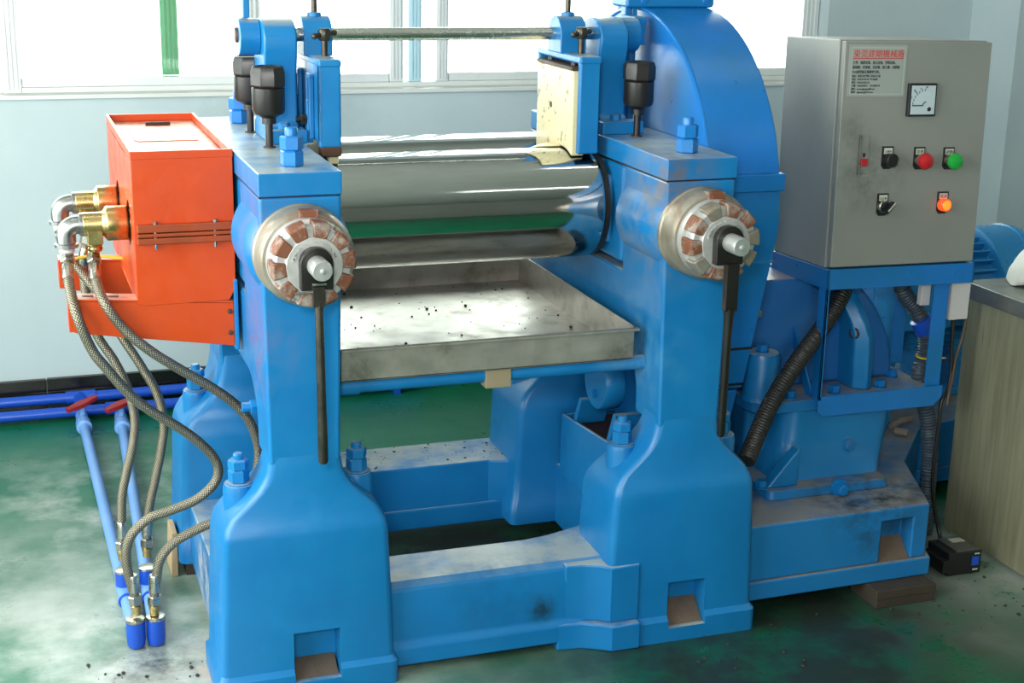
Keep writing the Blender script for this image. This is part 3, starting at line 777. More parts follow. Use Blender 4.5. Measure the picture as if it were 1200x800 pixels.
side = part('side_plate', MB().box(OX0, OX0 + .004, OY0 + .0042, OY1 - .0042, OZ0 + .006, OZ1 - .024), 'orange_paint', ob)
ctr = MB()
for yc in (3.42, 3.69):
    ctr.lathe([(.052, -.02), (.052, .02)], (OX0, yc, 1.018), (1, 0, 0), 24)
ctr2 = MB().box(OX0 - .02, OX0 + .02, 3.42, 3.69, 0.966, 1.070)
cut(side, MB().lathe([(.052, -.02), (.052, .02)], (OX0, 3.42, 1.018), (1, 0, 0), 24))
cut(side, MB().lathe([(.052, -.02), (.052, .02)], (OX0, 3.69, 1.018), (1, 0, 0), 24))
fm = MB().box(OX0 + .006, OX1 - .008, OY0 - .014, OY0, OZM + .008, OZM + .026).box(OX0 + .006, OX1 - .008, OY0 - .016, OY0, OZM - .002, OZM + .006)
fm.box(OX0 + .006, OX1 - .008, OY0 - .016, OY0, OZM - .018, OZM - .004)
fg = part('split_flange', fm, 'orange_dirty', ob, bevel=.002)
for xx in (OX0 + .045, OX1 - .045):
    part('flange_bolt', MB().hexnut((xx, OY0 - .008, OZM + .026), (0, 0, 1), .006, .006).cyl((xx, OY0 - .010, OZM - .030), (xx, OY0 - .010, OZM + .028), .0035, 8), 'bright_steel', fg)
part('grip_slot', MB().box(0.370, 0.432, 3.865, 3.876, OZ1 - .018, OZ1 - .010), 'dark_rust', ob, bevel=.002)
lidl = MB()
lidl.tube([(0.325, 3.80, OZ1 - .0178), (0.318, 3.60, OZ1 - .0178), (0.325, 3.58, OZ1 - .0178), (0.465, 3.58, OZ1 - .0178)], .0022, 6)
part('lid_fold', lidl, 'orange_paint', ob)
# bracket: two channel arms and a mounting plate
for yy in (3.302, 3.72):
    arm = MB().prism([(0.137, 0.800), (0.150, 0.795), (0.494, 0.742), (0.494, 0.846), (0.137, 0.872)], 'y', yy, yy + .006)
    arm.prism([(0.137, 0.868), (0.494, 0.842), (0.494, 0.849), (0.137, 0.875)], 'y', yy, yy + .06)
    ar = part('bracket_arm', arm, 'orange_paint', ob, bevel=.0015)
    for xx in (.175, .23):
        zt = .875 - (.026 / .357) * (xx - .137)
        part('slot_hole', MB().box(xx - .012, xx + .012, yy + .025, yy + .037, zt - .003, zt + .0012), 'dark_rust', ar)
    for zz in (.775, .825):
        part('arm_bolt', MB().hexnut((.484, yy, zz), (0, -1, 0), .006, .005), 'dark_rust', ar)
part('end_plate', MB().box(0.494, 0.503, 3.29, 3.80, 0.735, 0.90), 'blue_paint', ob, bevel=.002)
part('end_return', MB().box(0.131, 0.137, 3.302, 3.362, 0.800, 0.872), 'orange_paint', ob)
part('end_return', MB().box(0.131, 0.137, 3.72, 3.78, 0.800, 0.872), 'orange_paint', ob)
tag(part('cord', MB().tube(catmull([(0.16, 3.66, .884), (0.20, 3.67, .889), (0.24, 3.66, .888), (0.30, 3.66, .878)], .01), .004, 8), 'yellow_cord'), 'short yellow cord lying across the orange bracket behind the hoses', 'cord')

# ------------------------------------------------------------------ rotary joints
def joint(y, label):
    t = thing('rotary_joint', (0.21, y, 1.018), label, 'pipe joint', 'rotary joints at the roll ends')
    z = 1.018
    m = MB().lathe([(.030, 0), (.038, .001), (.0395, .004), (.0395, .050), (.030, .056), (.027, .060), (.027, .102), (.022, .104)], (0.280, y, z), (-1, 0, 0), 32)
    m.box(.186, .220, y - .024, y + .024, z - .044, z)
    part('brass_body', m, 'brass', t, bevel=.002)
    part('sleeve', MB().cyl((0.278, y, z), (0.40, y, z), .030, 24), 'bright_steel', t)
    el = [(0.180, y, z), (0.165, y, z)] + [(0.165 - .024 * sin(R(a)), y, z - .024 + .024 * cos(R(a))) for a in range(15, 91, 15)] + [(0.141, y, z - .042)]
    e = part('elbow', MB().tube(el, .0215, 16), 'galvanised', t)
    part('elbow_collar', MB().lathe([(.0215, 0), (.0265, .002), (.0265, .012), (.022, .014)], (.183, y, z), (-1, 0, 0), 20).lathe([(.0215, 0), (.0265, .002), (.0265, .010), (.022, .012)], (.141, y, z - .040), (0, 0, -1), 20), 'galvanised', e)
    part('outlet_nipple', MB().lathe([(.015, 0), (.017, .004), (.015, .008), (.017, .012), (.015, .018)], (.203, y, z - .044), (0, 0, -1), 16), 'brass', t)
    part('elbow_nipple', MB().lathe([(.0165, 0), (.018, .004), (.016, .008), (.018, .010), (.015, .014)], (.141, y, z - .050), (0, 0, -1), 16), 'white_plastic', t)
joint(3.42, 'brass rotary joint with grey elbow on the orange box, nearer the camera')
joint(3.69, 'brass rotary joint with grey elbow on the orange box, nearer the wall')

# ------------------------------------------------------------------ floor pipes
def floor_pipe(xa, ya, xb, yb, label):
    z = .022; r = .0165
    d = Vector((xb - xa, yb - ya, 0)).normalized()
    t = thing('water_pipe', ((xa + xb) / 2, (ya + yb) / 2, 0), label, 'pipe', 'blue pipes on the floor')
    P = lambda q: (xa + d.x * q, ya + d.y * q, z)
    L = math.hypot(xb - xa, yb - ya)
    part('pipe', MB().cyl(P(0), P(L), r, 24), 'pale_blue_pipe', t)
    # end elbow turning up, its collar and the tee behind it
    e = Vector(P(L))
    part('end_elbow', MB().lathe([(.014, -.022), (.020, -.017), (.0225, 0), (.0225, .045), (.020, .047)], (e.x, e.y, z), (0, 0, 1), 28).cyl(P(L - .05), P(L), .0205, 24), 'blue_pipe', t)
    part('elbow_rim', MB().lathe([(.0225, .046), (.0232, .050), (.022, .054), (.012, .055)], (e.x, e.y, z), (0, 0, 1), 28), 'bright_steel', t)
    q = Vector(P(L - .27))
    part('tee', MB().cyl(P(L - .325), P(L - .215), .0205, 24).cyl(q, q + Vector((0, 0, .028)), .0205, 24), 'pale_blue_pipe', t)
    part('tee_socket', MB().lathe([(.0222, .020), (.0222, .056), (.020, .058)], (q.x, q.y, z), (0, 0, 1), 24), 'blue_pipe', t)
    part('tee_rim', MB().lathe([(.0228, .057), (.0228, .062), (.013, .064)], (q.x, q.y, z), (0, 0, 1), 24), 'bright_steel', t)
    part('tee_ring', MB().lathe([(.0207, 0), (.0222, .003), (.0207, .006)], P(L - .215), d, 24), 'blue_pipe', t)
    # ball valve at the wall end
    v = Vector(P(.02))
    part('valve_body', MB().lathe([(.018, -.06), (.021, -.055), (.021, -.02), (.0215, 0), (.025, .02), (.026, .05), (.026, .075), (.018, .078)], v, d, 24).cyl(v, v + Vector((0, 0, .055)), .012, 14), 'pale_blue_pipe', t)
    h = MB()
    hd = Vector((0.9, 0.42, 0)).normalized(); nn = Vector((-hd.y, hd.x, 0)); c0 = v + Vector((0, 0, .058))
    loops = []
    for k, (s, wdt) in enumerate(((-.055, .012), (-.03, .015), (-.012, .020), (.012, .020), (.03, .015), (.055, .012))):
        p = c0 + hd * s + Vector((0, 0, .012 * (s / .055)))
        loops.append([p - nn * wdt + Vector((0, 0, -.005)), p + nn * wdt + Vector((0, 0, -.005)), p + nn * wdt + Vector((0, 0, .010)), p - nn * wdt + Vector((0, 0, .010))])
    part('valve_handle', h.loft(loops), 'handle_red', t, bevel=.003)
    part('feed_stub', MB().cyl(P(-.01), P(-.09), .018, 18), 'blue_pipe', t)
    return e, q
eL, qL = floor_pipe(0.222, 5.02, 0.240, 3.330, 'blue plastic floor pipe with red valve, left one of the pair')
eR, qR = floor_pipe(0.348, 4.98, 0.287, 3.330, 'blue plastic floor pipe with red valve, right one of the pair')
for i, (y, z, lab) in enumerate(((5.145, .062, 'dark blue pipe along the wall foot, the upper one against the black tiles'), (5.085, .030, 'dark blue pipe along the wall foot, the lower one next to the valves'))):
    t = thing('wall_pipe', (0.3, y, 0), lab, 'pipe', 'pipes along the wall')
    part('pipe', MB().cyl((-1.68, y, z), (1.45, y, z), .0185, 20), 'blue_pipe', t)
    tx = (0.222, 0.350)[i]
    part('tee', MB().cyl((tx - .045, y, z), (tx + .055, y, z), .0235, 20).cyl((tx, y, z), (tx, y - .03, z), .0215, 18), 'blue_pipe', t)
    for bx in (-1.2, -.6, 0.9, 1.35):
        part('pipe_clip', MB().box(bx - .012, bx + .012, y - .022, y + .022, 0, z - .010), 'blue_pipe', t)

# ------------------------------------------------------------------ braided hoses
HA = [ (0.141,3.420,0.947),(0.138,3.350,0.904),(0.147,3.276,0.844),(0.175,3.278,0.763),(0.204,3.279,0.717),(0.248,3.287,0.654),(0.294,3.297,0.606),(0.351,3.308,0.560),(0.399,3.317,0.516),(0.438,3.326,0.467),(0.449,3.330,0.428),(0.436,3.330,0.395),(0.395,3.330,0.362),(0.334,3.330,0.341),(0.284,3.330,0.327),(0.244,3.330,0.293),(0.228,3.330,0.252),(0.229,3.330,0.197),(0.242,3.330,0.133) ]  # hose points taken from image pixels, scaled about the camera to chosen depths
HB = [ (0.199,3.420,0.944),(0.196,3.364,0.907),(0.208,3.281,0.867),(0.245,3.275,0.808),(0.298,3.275,0.754),(0.364,3.287,0.701),(0.441,3.301,0.643),(0.500,3.312,0.587),(0.535,3.321,0.523),(0.545,3.330,0.444),(0.516,3.330,0.359),(0.457,3.330,0.309),(0.402,3.330,0.289),(0.341,3.330,0.260),(0.305,3.330,0.220),(0.293,3.330,0.166),(0.287,3.330,0.127) ]
HC = [ (0.203,3.690,0.938),(0.190,3.684,0.887),(0.187,3.678,0.835),(0.194,3.669,0.761),(0.210,3.661,0.690),(0.247,3.652,0.623),(0.275,3.644,0.550),(0.287,3.635,0.475),(0.279,3.628,0.410),(0.258,3.619,0.335),(0.243,3.612,0.270),(0.237,3.600,0.160) ]
HD = [ (0.141,3.690,0.945),(0.148,3.690,0.900),(0.182,3.672,0.850),(0.215,3.655,0.801),(0.236,3.690,0.747),(0.269,3.665,0.681),(0.310,3.652,0.607),(0.345,3.643,0.533),(0.358,3.635,0.459),(0.348,3.627,0.392),(0.329,3.618,0.316),(0.309,3.609,0.240),(0.299,3.602,0.160) ]
def hose(pts, zend, label):
    t = thing('braided_hose', tuple(pts[len(pts) // 2]), label, 'hose', 'braided steel hoses of the rotary joints')
    P = catmull(pts, .008)
    part('hose', MB().tube(P, .0115, 14), 'steel_braid', t)
    for a, nx, ext in ((0, 1, None), (-1, -2, zend)):
        p = Vector(P[a]); d = (p - Vector(P[7 if a == 0 else -3])).normalized()
        if a: d = Vector((d.x * .3, d.y * .3, d.z)).normalized()
        else: p = p - d * .022
        part('ferrule', MB().lathe([(.0115, -.055), (.0132, -.052), (.0132, -.012), (.010, -.010), (.010, .002)], p, d, 18), 'bright_steel', t)
        m = MB().hexnut(p - d * .002, d, .0165, .024)
        part('swivel_nut', m, 'bright_steel', t)
        part('nipple', MB().lathe([(.011, .022), (.0135, .024), (.0135, .032), (.011, .034), (.011, .048 if a else .036)], p, d, 16), 'brass', t)
hose(HA, .133, 'braided hose in a wide S from the near grey elbow to the left pipe end')
hose(HB, .133, 'braided hose from the near brass joint that disappears behind the left column')
hose(HC, .16, 'braided hose hanging behind the bracket to the left floor pipe tee')
hose(HD, .16, 'braided hose hanging behind the bracket to the right floor pipe tee')

# ------------------------------------------------------------------ gear reducer, its bed and the motor
bed = thing('reducer_bed', (2.1, 3.4, 0.05), 'low dusty blue cast bed under the gear reducer at right', 'machine bed')
BP = [(1.722, 3.035), (2.253, 3.045), (2.373, 3.343), (2.60, 3.60), (3.30, 3.66), (3.30, 4.35), (1.80, 4.35), (1.722, 3.9)]
bo = part('bed_block', MB().prism(BP, 'z', 0.10, 0.250), 'blue_dusty', bed)
BP2 = [(1.722, 3.027), (2.265, 3.037), (2.385, 3.34), (2.60, 3.60), (3.30, 3.66), (3.30, 4.35), (1.80, 4.35), (1.722, 3.9)]
part('bed_foot', MB().prism(BP2, 'z', 0.05, 0.100), 'blue_dusty', bed, bevel=.005)
cut(bo, MB().box(2.110, 2.205, 2.9, 3.095, 0.100, 0.215), .006)
part('dust_pile', MB().prism([(3.045, .1005), (3.094, .1005), (3.094, .15), (3.07, .125)], 'x', 2.112, 2.203), 'dust_pile', bed)

gb = thing('gear_reducer', (2.1, 3.45, 0.25), 'blue cast gear reducer with domed top under the grey cabinet', 'gearbox')
m = MB()
m.loft([rrect(1.845, 2.215, 3.175, 3.70, .02, .2505, 5), rrect(1.848, 2.212, 3.18, 3.70, .02, .275, 5)])
part('foot_plate', m, 'blue_dusty', gb, bevel=.003)
m = MB().loft([rrect(1.90, 2.225, 3.235, 3.70, .03, .275, 6), rrect(1.91, 2.238, 3.25, 3.70, .035, .300, 6), rrect(1.93, 2.262, 3.268, 3.70, .045, .33, 6), rrect(1.94, 2.275, 3.275, 3.72, .05, .37, 6), rrect(1.945, 2.285, 3.278, 3.72, .05, .452, 6)])
lb = part('lower_case', m, 'blue_paint', gb)
part('side_web', MB().prism([(1.852, .275), (1.945, .275), (1.945, .38), (1.925, .36)], 'y', 3.20, 3.24), 'blue_paint', gb, bevel=.006)
part('side_case', MB().box(1.865, 1.96, 3.36, 3.72, .2505, .452), 'blue_paint', gb, bevel=.015)
part('split_flange', MB().loft([rrect(1.845, 2.40, 3.275, 3.78, .06, .453, 6), rrect(1.845, 2.40, 3.275, 3.78, .06, .484, 6)]), 'blue_dusty', gb, bevel=.003)
dome = [(1.985 + .355 * cos(R(a)) * (1 if a < 90 else .55), min(.786, .484 + .355 * sin(R(a)))) for a in range(0, 181, 6)]
part('upper_case', MB().prism(dome, 'y', 3.40, 3.74), 'blue_case', gb, bevel=.012, sharp=30)
dome2 = [(1.985 + .368 * cos(R(a)) * (1 if a < 90 else .55), min(.790, .484 + .368 * sin(R(a)))) for a in range(0, 181, 6)]
part('case_band', MB().prism(dome2, 'y', 3.55, 3.60), 'blue_paint', gb, bevel=.004, sharp=30)
# curved lifting rib with an eye
rb = []
for k in range(9):
    t = k / 8
    z = .484 + .29 * t; xx = 2.195 - .012 * t - .10 * max(0, t - .55) ** 1.2; dp = .085 * (1 - max(0, (t - .45) / .55) ** 1.5) + .012
    hw = .030
    rb.append([(xx - hw, 3.402, z), (xx - hw * .8, 3.402 - dp * .75, z), (xx + hw * .2, 3.402 - dp, z), (xx + hw, 3.402 - dp * .85, z), (xx + hw * 1.2, 3.402, z)])
part('lifting_rib', MB().loft(rb), 'blue_paint', gb, bevel=.006)
part('rib_eye', MB().lathe([(.017, 0), (.017, .003), (.012, .004), (.011, .0)], (2.168, 3.338, .640), (-1, -.35, .0), 20), 'dark_rust', gb)
part('bearing_boss', MB().lathe([(.052, .484), (.048, .50), (.048, .60), (.044, .612)], (1.885, 3.33, 0), (0, 0, 1), 28), 'blue_paint', gb)
for (x, y, z) in ((1.885, 3.33, .612), (1.965, 3.31, .484), (2.105, 3.315, .484), (2.255, 3.325, .484), (2.34, 3.40, .484), (1.845, 3.215, .276)):
    n_ = MB().lathe([(.018, 0), (.018, .003)], (x, y, z), (0, 0, 1), 16); n_.hexnut((x, y, z + .003), (0, 0, 1), .0165, .018)
    part('case_bolt', n_, 'blue_sheet', gb)
part('drain_plug', MB().lathe([(.024, 0), (.022, .006)], (2.135, 3.278, .345), (0, -1, 0), 20).hexnut((2.135, 3.272, .345), (0, -1, 0), .015, .016), 'blue_dusty', gb)
part('oil_plug', MB().lathe([(.026, 0), (.024, .01)], (2.055, 3.175, .268), (0, -1, 0), 20).hexnut((2.055, 3.165, .268), (0, -1, 0), .016, .018), 'blue_sheet', gb)
part('cover_bolt', MB().hexnut((1.90, 3.398, .70), (0, -1, 0), .012, .010), 'bright_steel', gb)

mo = thing('electric_motor', (2.85, 4.0, 0.25), 'light blue electric motor with finned body and fan cowl behind the steel table', 'motor')
MZ, MY = .555, 4.0
part('motor_body', MB().cyl((2.50, MY, MZ), (3.02, MY, MZ), .165, 40), 'blue_motor', mo)
for k in range(34):
    a = 2 * pi * k / 34
    if -2.2 < a - 1.5 * pi < .0 and False: continue
    u = Vector((0, cos(a), sin(a))); v = Vector((0, -sin(a), cos(a))) * .003
    c0 = Vector((2.54, MY, MZ)) + u * .160; c1 = Vector((2.54, MY, MZ)) + u * .192; dx = Vector((.46, 0, 0))
    part('fin', MB().add([c0 - v, c0 + v, c1 + v, c1 - v, c0 - v + dx, c0 + v + dx, c1 + v + dx, c1 - v + dx], [(0, 1, 2, 3), (7, 6, 5, 4), (0, 4, 5, 1), (1, 5, 6, 2), (2, 6, 7, 3), (3, 7, 4, 0)]), 'blue_motor', mo)
cw = part('fan_cowl', MB().lathe([(.198, 0), (.205, .004), (.205, .125), (.209, .128), (.209, .140), (.203, .144), (.200, .17), (.185, .20), (.15, .215), (.02, .22)], (3.01, MY, MZ), (1, 0, 0), 56), 'blue_motor', mo, sharp=30)
part('cowl_screw', MB().lathe([(.012, 0), (.009, .006)], (3.07, MY - .205 * cos(R(38)), MZ + .205 * sin(R(38))), (0, -cos(R(38)), sin(R(38))), 12), 'blue_motor', cw)
part('terminal_box', MB().box(2.60, 2.78, 3.74, 3.86, .50, .66), 'blue_motor', mo, bevel=.01)
part('motor_foot', MB().box(2.55, 2.95, 3.82, 4.18, .2505, .275).box(2.58, 2.62, 3.86, 4.14, .27, .46).box(2.88, 2.92, 3.86, 4.14, .27, .46), 'blue_motor', mo, bevel=.004)
cg = MB().prism([(3.70, .30), (3.66, .42), (3.68, .70), (3.74, .80), (3.9, .80), (3.9, .30)], 'x', 2.50, 2.52)
cpl = thing('coupling_guard', (2.45, 3.78, .25), 'pale blue sheet guard over the shaft behind the cabinet stand', 'guard')
m = MB().prism([(3.60, .2505), (3.60, .62)] + [(3.78 - .18 * cos(R(a)), .62 + .18 * sin(R(a))) for a in range(10, 171, 10)] + [(3.96, .62), (3.96, .2505)], 'x', 2.40, 2.49)
part('guard_shell', m, 'blue_motor', cpl, bevel=.006, sharp=30)
part('guard_tab', MB().prism([(2.41, .44), (2.46, .44), (2.48, .50), (2.44, .60), (2.40, .60)], 'y', 3.585, 3.598).cyl((2.45, 3.585, .475), (2.45, 3.579, .475), .009, 12), 'blue_motor', cpl, bevel=.002)

rn = random.Random(5)
for i, (x, y, z, dx, dy, lab) in enumerate(((2.515, 3.60, .266, .055, .012, 'topmost'), (2.478, 3.575, .262, .030, .02, 'leftmost'), (2.470, 3.545, .260, .022, -.03, 'front'))):
    m = MB().lathe([(.008, -.002), (.0115, .002), (.0115, Vector((dx, dy, 0)).length), (.008, Vector((dx, dy, 0)).length + .004)], (x, y, z + .0025), (dx, dy, 0), 12)
    tag(part('rubber_stub', m, 'crumb_pale', origin=(x, y, .25)), 'short grey rubber stub on the dusty bed behind the gearbox, ' + lab + ' of three', 'rubber stub', 'rubber stubs on the bed')

# ------------------------------------------------------------------ control cabinet on its stand
cb = thing('control_cabinet', (2.24, 3.4, 0.49), 'grey control cabinet with buttons and gauge on a blue angle-iron stand', 'cabinet')
KX0, KX1, KY0, KY1, KZ0, KZ1 = 2.018, 2.460, 3.250, 3.540, 0.846, 1.428
part('cabinet_body', MB().box(KX0, KX1, KY0 + .022, KY1, KZ0, KZ1), 'grey_enamel', cb, bevel=.003)
dr = part('cabinet_door', MB().box(KX0 + .004, KX1 - .001, KY0, KY0 + .019, KZ0 + .004, KZ1 - .003), 'grey_enamel', cb, bevel=.003)
F = KY0
# nameplate
npl = part('nameplate', MB().box(2.034, 2.203, F - .0012, F, 1.288, 1.416), 'sticker', cb)
bd = MB()
for (x0, x1, z0, z1) in ((2.041, 2.197, 1.4085, 1.410), (2.041, 2.197, 1.293, 1.2945), (2.041, 2.0425, 1.293, 1.410), (2.1955, 2.197, 1.293, 1.410)):
    bd.box(x0, x1, F - .0016, F - .001, z0, z1)
part('print_border', bd, 'pale_ink', npl)
FT = F - .0014
text('heading_print', '東莞建剛機械廠', .0215, (2.0455, FT, 1.3865), 'red_ink', npl, squash=.995)
part('print_rule', MB().box(2.0445, 2.193, F - .0017, F - .001, 1.3815, 1.3835), 'red_ink', npl)
for sz, z, b_ in ((.0098, 1.369, '主營：橡膠設備、複合設備、塑膠設備、'), (.0098, 1.3575, '開煉機、密煉機、造粒機、壓片機、切膠機、'), (.0098, 1.346, 'EVA橡塑廠設備維修安裝。'),
                  (.0075, 1.3365, '地址：東莞市虎門鎮工業區沿江路'), (.0075, 1.3285, '電話：0769-81181767  81180681'), (.0075, 1.3205, '傳真：0769-81181718'),
                  (.0075, 1.3125, '手機：13602328272    13712887172'), (.0075, 1.3045, '網址：www.dgjiangang88.com'), (.0075, 1.2965, '郵箱：dgjiangang@163.com')):
    text('small_print', b_, sz * .92, (2.0455, FT, z), 'dark_ink', npl, squash=.80)
# ammeter
am = part('ammeter', MB().box(2.211, 2.294, F - .012, F, 1.237, 1.321), 'black_plastic', cb, bevel=.002)
part('dial', MB().box(2.2175, 2.2885, F - .0135, F - .0118, 1.2425, 1.3155), 'dial_white', am)
nd = MB().box(2.221, 2.252, F - .0145, F - .0133, 1.2635, 1.2665)
nd.prism([(2.262 - .011 * cos(R(a)), 1.2645 + .011 * sin(R(a))) for a in range(0, 91, 15)] + [(2.262 - .0085 * cos(R(a)), 1.2645 + .0085 * sin(R(a))) for a in range(90, -1, -15)], 'y', F - .0145, F - .0133)
for k in range(7):
    a = R(8 + 74 * k / 6); q = .040
    nd.box(2.262 - q * cos(a) - .0008, 2.262 - q * cos(a) + .0008, F - .0142, F - .0133, 1.265 + q * sin(a) - .003, 1.265 + q * sin(a) + .003)
part('needle_and_scale', nd, 'dark_ink', am)
part('zero_screw', MB().lathe([(.0055, 0), (.005, .002)], (2.2725, F - .0135, 1.2555), (0, -1, 0), 16), 'black_plastic', am)
text('dial_letter', 'A', .010, (2.2225, F - .0138, 1.300), 'dark_ink', am)
for k, tx in enumerate(('0', '5', '10', '15', '20')):
    a = R(4 + 84 * k / 4)
    text('dial_number', tx, .0065, (2.259 - .047 * cos(a), F - .0138, 1.264 + .045 * sin(a)), 'dark_ink', am)
# key handle lock
lk = part('door_lock', MB().box(2.082, 2.110, F - .003, F, 1.092, 1.190), 'grey_enamel', cb, bevel=.001)
part('lock_edge', MB().box(2.0795, 2.083, F - .007, F, 1.090, 1.192), 'bright_steel', lk)
part('lock_catch', MB().box(2.086, 2.105, F - .009, F - .003, 1.112, 1.131), 'red_plastic', lk, bevel=.002)
part('lock_slot', MB().box(2.0925, 2.0985, F - .0045, F - .003, 1.135, 1.145), 'black_plastic', lk)
def control(x, z, kind, txt):
    bz = part('control_plate', MB().prism([(x - .0165, z - .015), (x - .010, z - .024), (x + .010, z - .024), (x + .0165, z - .015), (x + .0165, z + .034), (x - .0165, z + .034)], 'y', F - .004, F), 'black_plastic', cb, bevel=.001)
    part('legend', MB().box(x - .012, x + .0125, F - .0052, F - .004, z + .015, z + .030), 'pale_print', bz)
    text('legend_print', txt, .0105 if len(txt) < 3 else .0068, (x - .0105, F - .0053, z + .0185), 'dark_ink' if kind != 'lamp' else 'red_ink', bz)
    if kind == 'knob':
        part('push_button', MB().lathe([(.0165, 0), (.0165, .012), (.0175, .013), (.0175, .026), (.0155, .028), (.014, .0265)], (x, F - .004, z), (0, -1, 0), 28), 'black_plastic', bz)
    elif kind in ('red', 'green'):
        part('button_stem', MB().lathe([(.015, 0), (.015, .012), (.012, .022)], (x, F - .004, z), (0, -1, 0), 24), 'bright_steel', bz)
        part('mushroom_head', MB().lathe([(.012, .020), (.0205, .024), (.0215, .029), (.019, .036), (.010, .040), (.001, .041)], (x, F - .004, z), (0, -1, 0), 32), kind + '_plastic', bz)
    elif kind == 'switch':
        part('switch_ring', MB().lathe([(.0165, 0), (.0165, .010), (.014, .013)], (x, F - .004, z), (0, -1, 0), 28), 'bright_steel', bz)
        kb = MB().lathe([(.0145, .010), (.0135, .022), (.012, .024)], (x, F - .004, z), (0, -1, 0), 24)
        part('switch_knob', kb, 'black_plastic', bz)
        d = Vector((cos(R(48)), 0, sin(R(48)))); nn = Vector((-d.z, 0, d.x)) * .0045; c0 = Vector((x, F - .026, z))
        b0 = [c0 - d * .017 - nn, c0 + d * .019 - nn, c0 + d * .019 + nn, c0 - d * .017 + nn]
        part('switch_grip', MB().add([p for p in b0] + [p + Vector((0, -.016, 0)) for p in b0], [(0, 1, 2, 3), (7, 6, 5, 4), (0, 4, 5, 1), (1, 5, 6, 2), (2, 6, 7, 3), (3, 7, 4, 0)]), 'black_plastic', bz, bevel=.0015)
        c1 = c0 + d * .004 + Vector((0, -.0165, 0)); n2 = nn * .35
        part('grip_mark', MB().add([c1 - d * .014 - n2, c1 + d * .014 - n2, c1 + d * .014 + n2, c1 - d * .014 + n2] + [p + Vector((0, -.001, 0)) for p in (c1 - d * .014 - n2, c1 + d * .014 - n2, c1 + d * .014 + n2, c1 - d * .014 + n2)], [(0, 1, 2, 3), (7, 6, 5, 4), (0, 4, 5, 1), (1, 5, 6, 2), (2, 6, 7, 3), (3, 7, 4, 0)]), 'pale_print', bz)
    else:
        part('lamp_lens', MB().lathe([(.0165, 0), (.0165, .016), (.014, .019)], (x, F - .004, z), (0, -1, 0), 28), 'lit_lamp', bz)
        part('lamp_core', MB().lathe([(.0135, .0185), (.010, .0215), (.001, .0225)], (x, F - .004, z), (0, -1, 0), 24), 'lit_lamp_core', bz)
control(2.166, 1.127, 'knob', '主機停')
control(2.262, 1.124, 'red', '急停')
control(2.352, 1.122, 'green', '啟動')
control(2.162, 1.006, 'switch', '正反轉')
control(2.345, 1.006, 'lamp', '電源')
# stand
st = MB()
st.box(KX0 - .003, KX1 + .004, 3.246, 3.252, .792, .8455).box(KX0 - .003, KX0 + .003, 3.246, 3.545, .792, .8455).box(KX1 - .002, KX1 + .004, 3.246, 3.545, .792, .8455).box(KX0, KX1, 3.539, 3.545, .792, .8455)
st.box(KX0, KX1, 3.25, 3.29, .838, .8455).box(KX0, KX1, 3.50, 3.54, .838, .8455)
part('stand_frame', st, 'blue_sheet', cb, bevel=.001)
def leg(m): return part('stand_leg', m, 'blue_sheet', cb, bevel=.001)
leg(MB().box(KX0 - .003, KX0 + .003, 3.246, 3.286, .49, .795).box(KX0 - .003, KX0 + .006, 3.246, 3.252, .49, .795))
leg(MB().box(2.356, 2.402, 3.262, 3.268, .49, .795).box(2.396, 2.402, 3.268, 3.30, .49, .795))
leg(MB().add([(KX0 - .003, 3.545, .80), (KX0 + .003, 3.545, .80), (KX0 + .003, 3.505, .80), (KX0 - .003, 3.505, .80), (KX0 - .003, 3.315, .487), (KX0 + .003, 3.315, .487), (KX0 + .003, 3.275, .487), (KX0 - .003, 3.275, .487)],
             [(0, 1, 2, 3), (7, 6, 5, 4), (0, 4, 5, 1), (1, 5, 6, 2), (2, 6, 7, 3), (3, 7, 4, 0)]))
leg(MB().box(2.40, 2.44, 3.50, 3.506, .49, .795))
pp = [(2.016, .500), (2.016, .458), (2.030, .444), (2.376, .444), (2.402, .468), (2.402, .500)]
part('stand_apron', MB().prism(pp, 'y', 3.246, 3.252).box(2.016, 2.402, 3.252, 3.275, .486, .490), 'blue_sheet', cb, bevel=.001)
LEAN = Matrix.Translation((KX0, KY0, KZ0)) @ Matrix.Rotation(R(0.8), 4, 'Y') @ Matrix.Rotation(R(-2.6), 4, 'X') @ Matrix.Translation((-KX0, -KY0, -KZ0))
org = Matrix.Translation(wloc(cb))
def lean(o):
    if o.type == 'MESH': o.data.transform(org.inverted() @ LEAN @ org)
    for ch in o.children: lean(ch)
bpy.context.view_layer.update()
for ch in list(cb.children):
    if not ch.name.startswith(('stand_leg', 'stand_apron')): lean(ch)
# sockets and leads on the stand
so = part('socket_box', MB().box(2.420, 2.482, 3.275, 3.300, .674, .783), 'white_plastic', cb, bevel=.004)
part('socket_strip', MB().box(2.343, 2.372, 3.30, 3.32, .715, .79), 'white_plastic', cb, bevel=.002)
part('stand_web', MB().box(2.366, 2.470, 3.296, 3.300, .778, .795), 'blue_sheet', cb)

